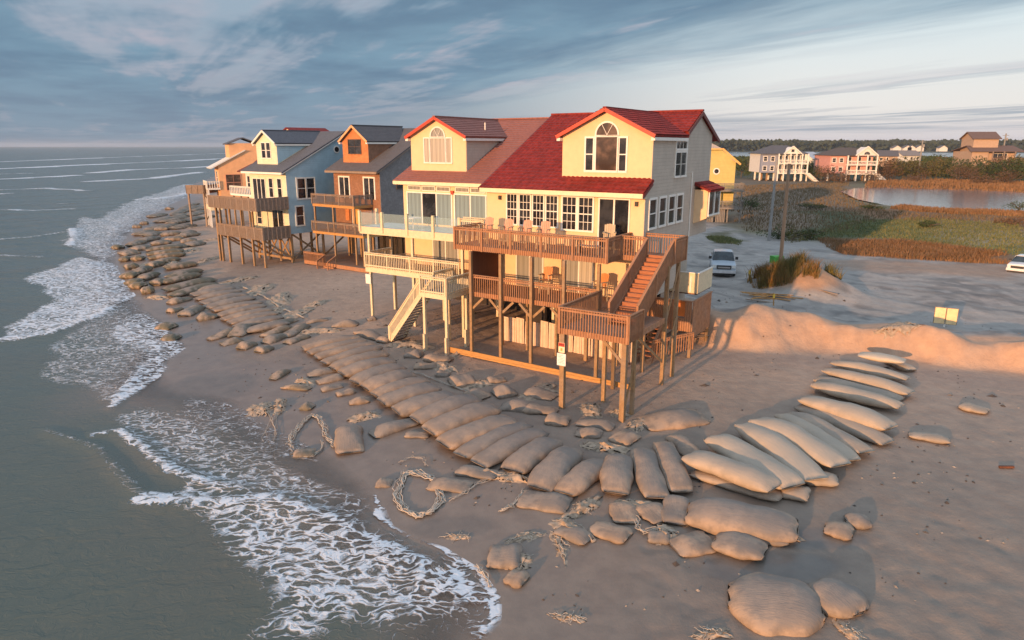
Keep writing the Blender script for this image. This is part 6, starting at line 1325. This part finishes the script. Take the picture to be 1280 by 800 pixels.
bl = [((938,262),2.4,2.2,'green','round green bush beside the grey lower deck of the yellow house'),((905,262),2.0,1.8,'green','smaller green bush at the corner of the yellow house deck'),((972,298),1.5,2.6,'green','low dark bush at the foot of the grey utility pole'),((990,301),1.3,2.6,'olive','low yellow green bush right of the utility poles'),((1012,299),1.4,2.4,'green','low dark bush at the right of the pole bushes'),
 ((1162,285),1.1,1.8,'green','small lone green bush in the middle of the grass field'),((1272,266),2.6,3.0,'green','dark bush at the right edge by the pond'),((1268,282),1.6,2.6,'brown','reddish bush near the right edge above the car'),((1012,262),1.2,3.5,'green','low spread bush at the left marsh edge'),((1088,262),1.2,2.5,'green','small bush at the near left shore of the pond')]
for i, (P, h_, r_, kd, lab) in enumerate(bl):
    t = make_tree(60+i, leafs[kd], h_, r_, 900, .11); t.name = 'bush'; q = G(*P); t.location = q; tag(t, lab, 'bush', 'bushes on the marsh and by the road')
def blades(name, label_kind, pts, hts, mat, wid=.03, lean=.35, kind='stuff'):
    n = len(pts); rs = np.random.default_rng(len(name)+n); a = rs.uniform(0, 6.28, n); w = wid*rs.uniform(.6, 1.4, n); dx = np.cos(a)*w; dy = np.sin(a)*w
    l = rs.normal(0, lean, (n, 2))*hts[:, None]; z = height(pts[:, 0], pts[:, 1], False)-.05
    v0 = np.stack([pts[:, 0]-dx, pts[:, 1]-dy, z], 1); v1 = np.stack([pts[:, 0]+dx, pts[:, 1]+dy, z], 1)
    v2 = np.stack([pts[:, 0]+l[:, 0]*.4+dx*.7, pts[:, 1]+l[:, 1]*.4+dy*.7, z+hts*.65], 1); v3 = np.stack([pts[:, 0]+l[:, 0]*.4-dx*.7, pts[:, 1]+l[:, 1]*.4-dy*.7, z+hts*.65], 1)
    v4 = np.stack([pts[:, 0]+l[:, 0], pts[:, 1]+l[:, 1], z+hts], 1)
    V = np.stack([v0, v1, v2, v3, v4], 1).reshape(-1, 3); b = np.arange(n)*5
    F1 = np.stack([b, b+1, b+2, b+3], 1).tolist(); F2 = np.stack([b+3, b+2, b+4], 1).tolist()
    me = bpy.data.meshes.new(name); me.from_pydata(V.tolist(), [], F1+F2); me.materials.append(mat); me.update()
    o = bpy.data.objects.new(name, me); scene.collection.objects.link(o); return o
def scatter_px(poly, n, z=.4, jag=0):
    P = np.array(Gp(*poly, z=z)); lo = P.min(0); hi = P.max(0); x = rng.uniform(lo[0], hi[0], n*6); y = rng.uniform(lo[1], hi[1], n*6)
    k = inside(x, y, P); x, y = x[k], y[k]; sd_ = poly_sd(x, y, P)+fbm(x, y, 5, 3)*4; k2 = sd_ > rng.uniform(0, 1.6, len(x)); return np.stack([x[k2], y[k2]], 1)[:n]
def grassmat(name, a, b, c):
    m, g, p = newmat(name); tc = g.n('ShaderNodeTexCoord'); n = g.noise(tc.outputs['Object'], .35, 4, .6); n2 = g.noise(tc.outputs['Object'], 3.0, 2, .6)
    k = g.mix(g.ss(n, .38, .62), a, b); k = g.mix(g.ss(n2, .45, .75), k, c); g.L.new(k, p.inputs['Base Color']); p.inputs['Roughness'].default_value = .8; p.inputs['Specular IOR Level'].default_value = .15; return m
gbrown = grassmat('russet_grass', (.22, .12, .06), (.28, .16, .085), (.15, .11, .05)); gmarsh = grassmat('marsh_grass', (.17, .125, .075), (.14, .11, .06), (.20, .14, .085)); ggreen = grassmat('green_grass', (.15, .165, .06), (.10, .125, .05), (.25, .20, .10)); gdune = grassmat('dune_grass', (.16, .14, .045), (.24, .13, .045), (.09, .10, .035))
P = scatter_px([(1022,300),(1120,301),(1200,311),(1262,318),(1262,331),(1150,327),(1060,320),(1030,308)], 14000); tag(blades('russet_grass_band', '', P, rng.uniform(.25, .75, len(P)), gbrown, .035), kind='stuff')
P = scatter_px([(930,292),(905,262),(920,232),(1060,228),(1075,252),(1110,262),(1180,268),(1290,270),(1290,280),(1100,275),(1070,290),(1000,292)], 13000); tag(blades('marsh_grass', '', P, rng.uniform(.2, .65, len(P)), gmarsh, .07), kind='stuff')
P = scatter_px([(1060,276),(1150,272),(1290,280),(1290,322),(1180,308),(1100,300),(1000,302),(1000,296)], 16000); tag(blades('field_grass', '', P, rng.uniform(.12, .4, len(P)), ggreen, .05), kind='stuff')
P = scatter_px([(1085,228),(1180,226),(1290,230),(1290,240),(1180,236),(1080,234)], 9000); tag(blades('reed_bed', '', P, rng.uniform(.6, 1.4, len(P)), gbrown, .14, .15), kind='stuff')
P = scatter_px([(1120,257),(1170,261),(1290,266),(1290,272),(1170,267),(1110,262)], 6000); tag(blades('pond_reeds', '', P, rng.uniform(.3, .8, len(P)), gbrown, .07, .15), kind='stuff')
a = rng.uniform(0, 6.28, 9000); rr_ = np.sqrt(rng.uniform(0, 1, 9000)); P = np.stack([MC[0]-.6+np.cos(a)*rr_*3.9, MC[1]+.7+np.sin(a)*rr_*2.7], 1); k = fbm(P[:, 0], P[:, 1], 1.3, 3)+np.clip((MC[0]+1.0-P[:, 0])*.25, -.25, .30) > .02; P = P[k]
mg = blades('dune_grass_clump', '', P, rng.uniform(.6, 1.5, len(P)), gdune, .02, .3); tag(mg, 'tall tufted grass growing on the sand mound by the road', 'grass', kind='stuff')
P = scatter_px([(880,296),(910,294),(935,304),(925,308),(890,303)], 2500); tag(blades('roadside_grass', '', P, rng.uniform(.15, .4, len(P)), ggreen, .03), kind='stuff')
# far wood on the other side of the sound
def far_wood():
    n = 26000; x = rng.uniform(-300, 3000, n); y = 1600+rng.uniform(0, 260, n); hmax = 22+5*fbm(x, y, 160, 3)+5*fbm(x, y, 24, 2)
    z = rng.uniform(0, 1, n)**.5*hmax; s = rng.uniform(3.5, 7, n); a = rng.uniform(0, 3.14, n)
    V = []; p = np.stack([x, y, z], 1); d1 = np.stack([np.cos(a), np.sin(a), rng.uniform(-.4, .4, n)], 1)*s[:, None]; d2 = np.stack([rng.uniform(-.3, .3, n), rng.uniform(-.3, .3, n), np.ones(n)], 1)*(s*.7)[:, None]
    V = np.stack([p-d1, p-d2, p+d1, p+d2], 1).reshape(-1, 3); me = quick_mesh('far_wood', V, np.arange(4*n).reshape(n, 4), leafmat('far_pine_leaves', (.030, .045, .030), (.045, .060, .036)))
    tag(link(me, 'far_wood'), kind='stuff')
    for i, (u, v) in enumerate([(1122, 181), (1140, 182), (1150, 183), (1180, 181), (1135, 181)]):
        r = ray(u, v+1.5); t = 1560/r[1]; q = (r[0]*t, 1560, 0); h = House('distant_house', (q[0], q[1]), 0, f'{ORD[i]} tiny pale house counted among those on the far shore of the sound', 'house', 'distant houses across the sound'); 
        h.r['label'] = ['leftmost tiny pale house on the far shore of the sound', 'larger tiny pale house on the far shore left of the tan house', 'small distant house beside the far pole', 'rightmost tiny pale house on the far shore of the sound', 'tiny pale house behind the far utility pole'][i]
        MB().prism([(-9, 0), (-9, 8), (0, 13), (9, 8), (9, 0)], 'y', 0, 12).build('wall', white_siding, h.r); m = MB(); m.slab([(-10, -1, 7.6), (-10, 13, 7.6), (0, 13, 13.6), (0, -1, 13.6)], .4); m.slab([(10, 13, 7.6), (10, -1, 7.6), (0, -1, 13.6), (0, 13, 13.6)], .4); m.build('roof', greyroof, h.r)
def link(me, name): o = bpy.data.objects.new(name, me); scene.collection.objects.link(o); return o
far_wood()
def mid_scrub():
    n = 14000; r_ = rng.uniform(330, 800, n); a = rng.uniform(R(14), R(42), n); x = r_*np.sin(a)*1.0; y = r_*np.cos(a); k = fbm(x, y, 60, 3) > .02; x, y = x[k], y[k]; n = len(x)
    z = rng.uniform(0, 1, n)*3.2; s = rng.uniform(.8, 2.0, n); t = rng.uniform(0, 3.14, n); p = np.stack([x, y, z], 1); d1 = np.stack([np.cos(t), np.sin(t), rng.uniform(-.4, .4, n)], 1)*s[:, None]; d2 = np.stack([rng.uniform(-.3, .3, n), rng.uniform(-.3, .3, n), np.ones(n)], 1)*(s*.6)[:, None]
    V = np.stack([p-d1, p-d2, p+d1, p+d2], 1).reshape(-1, 3); tag(link(quick_mesh('marsh_scrub', V, np.arange(4*n).reshape(n, 4), leafs['green']), 'marsh_scrub'), kind='stuff')
mid_scrub()

# ------------------------------------------------------------------ air
def haze():
    m = bpy.data.materials.new('haze_air'); m.use_nodes = True; g = NT(m.node_tree); g.N.clear(); o = g.n('ShaderNodeOutputMaterial'); v = g.n('ShaderNodeVolumePrincipled')
    v.inputs['Color'].default_value = (.72, .82, .95, 1); v.inputs['Density'].default_value = .00007; v.inputs['Anisotropy'].default_value = 0.0; g.L.new(v.outputs[0], o.inputs['Volume'])
    tag(MB().box(-12500, 12500, -12500, 12500, -6, 45).build('haze', m), kind='stuff')
haze()
_bad = [(o.name, o['label']) for o in scene.objects if 'label' in o and not 4 <= len(o['label'].split()) <= 16]
for b in _bad: print('LABEL', b)
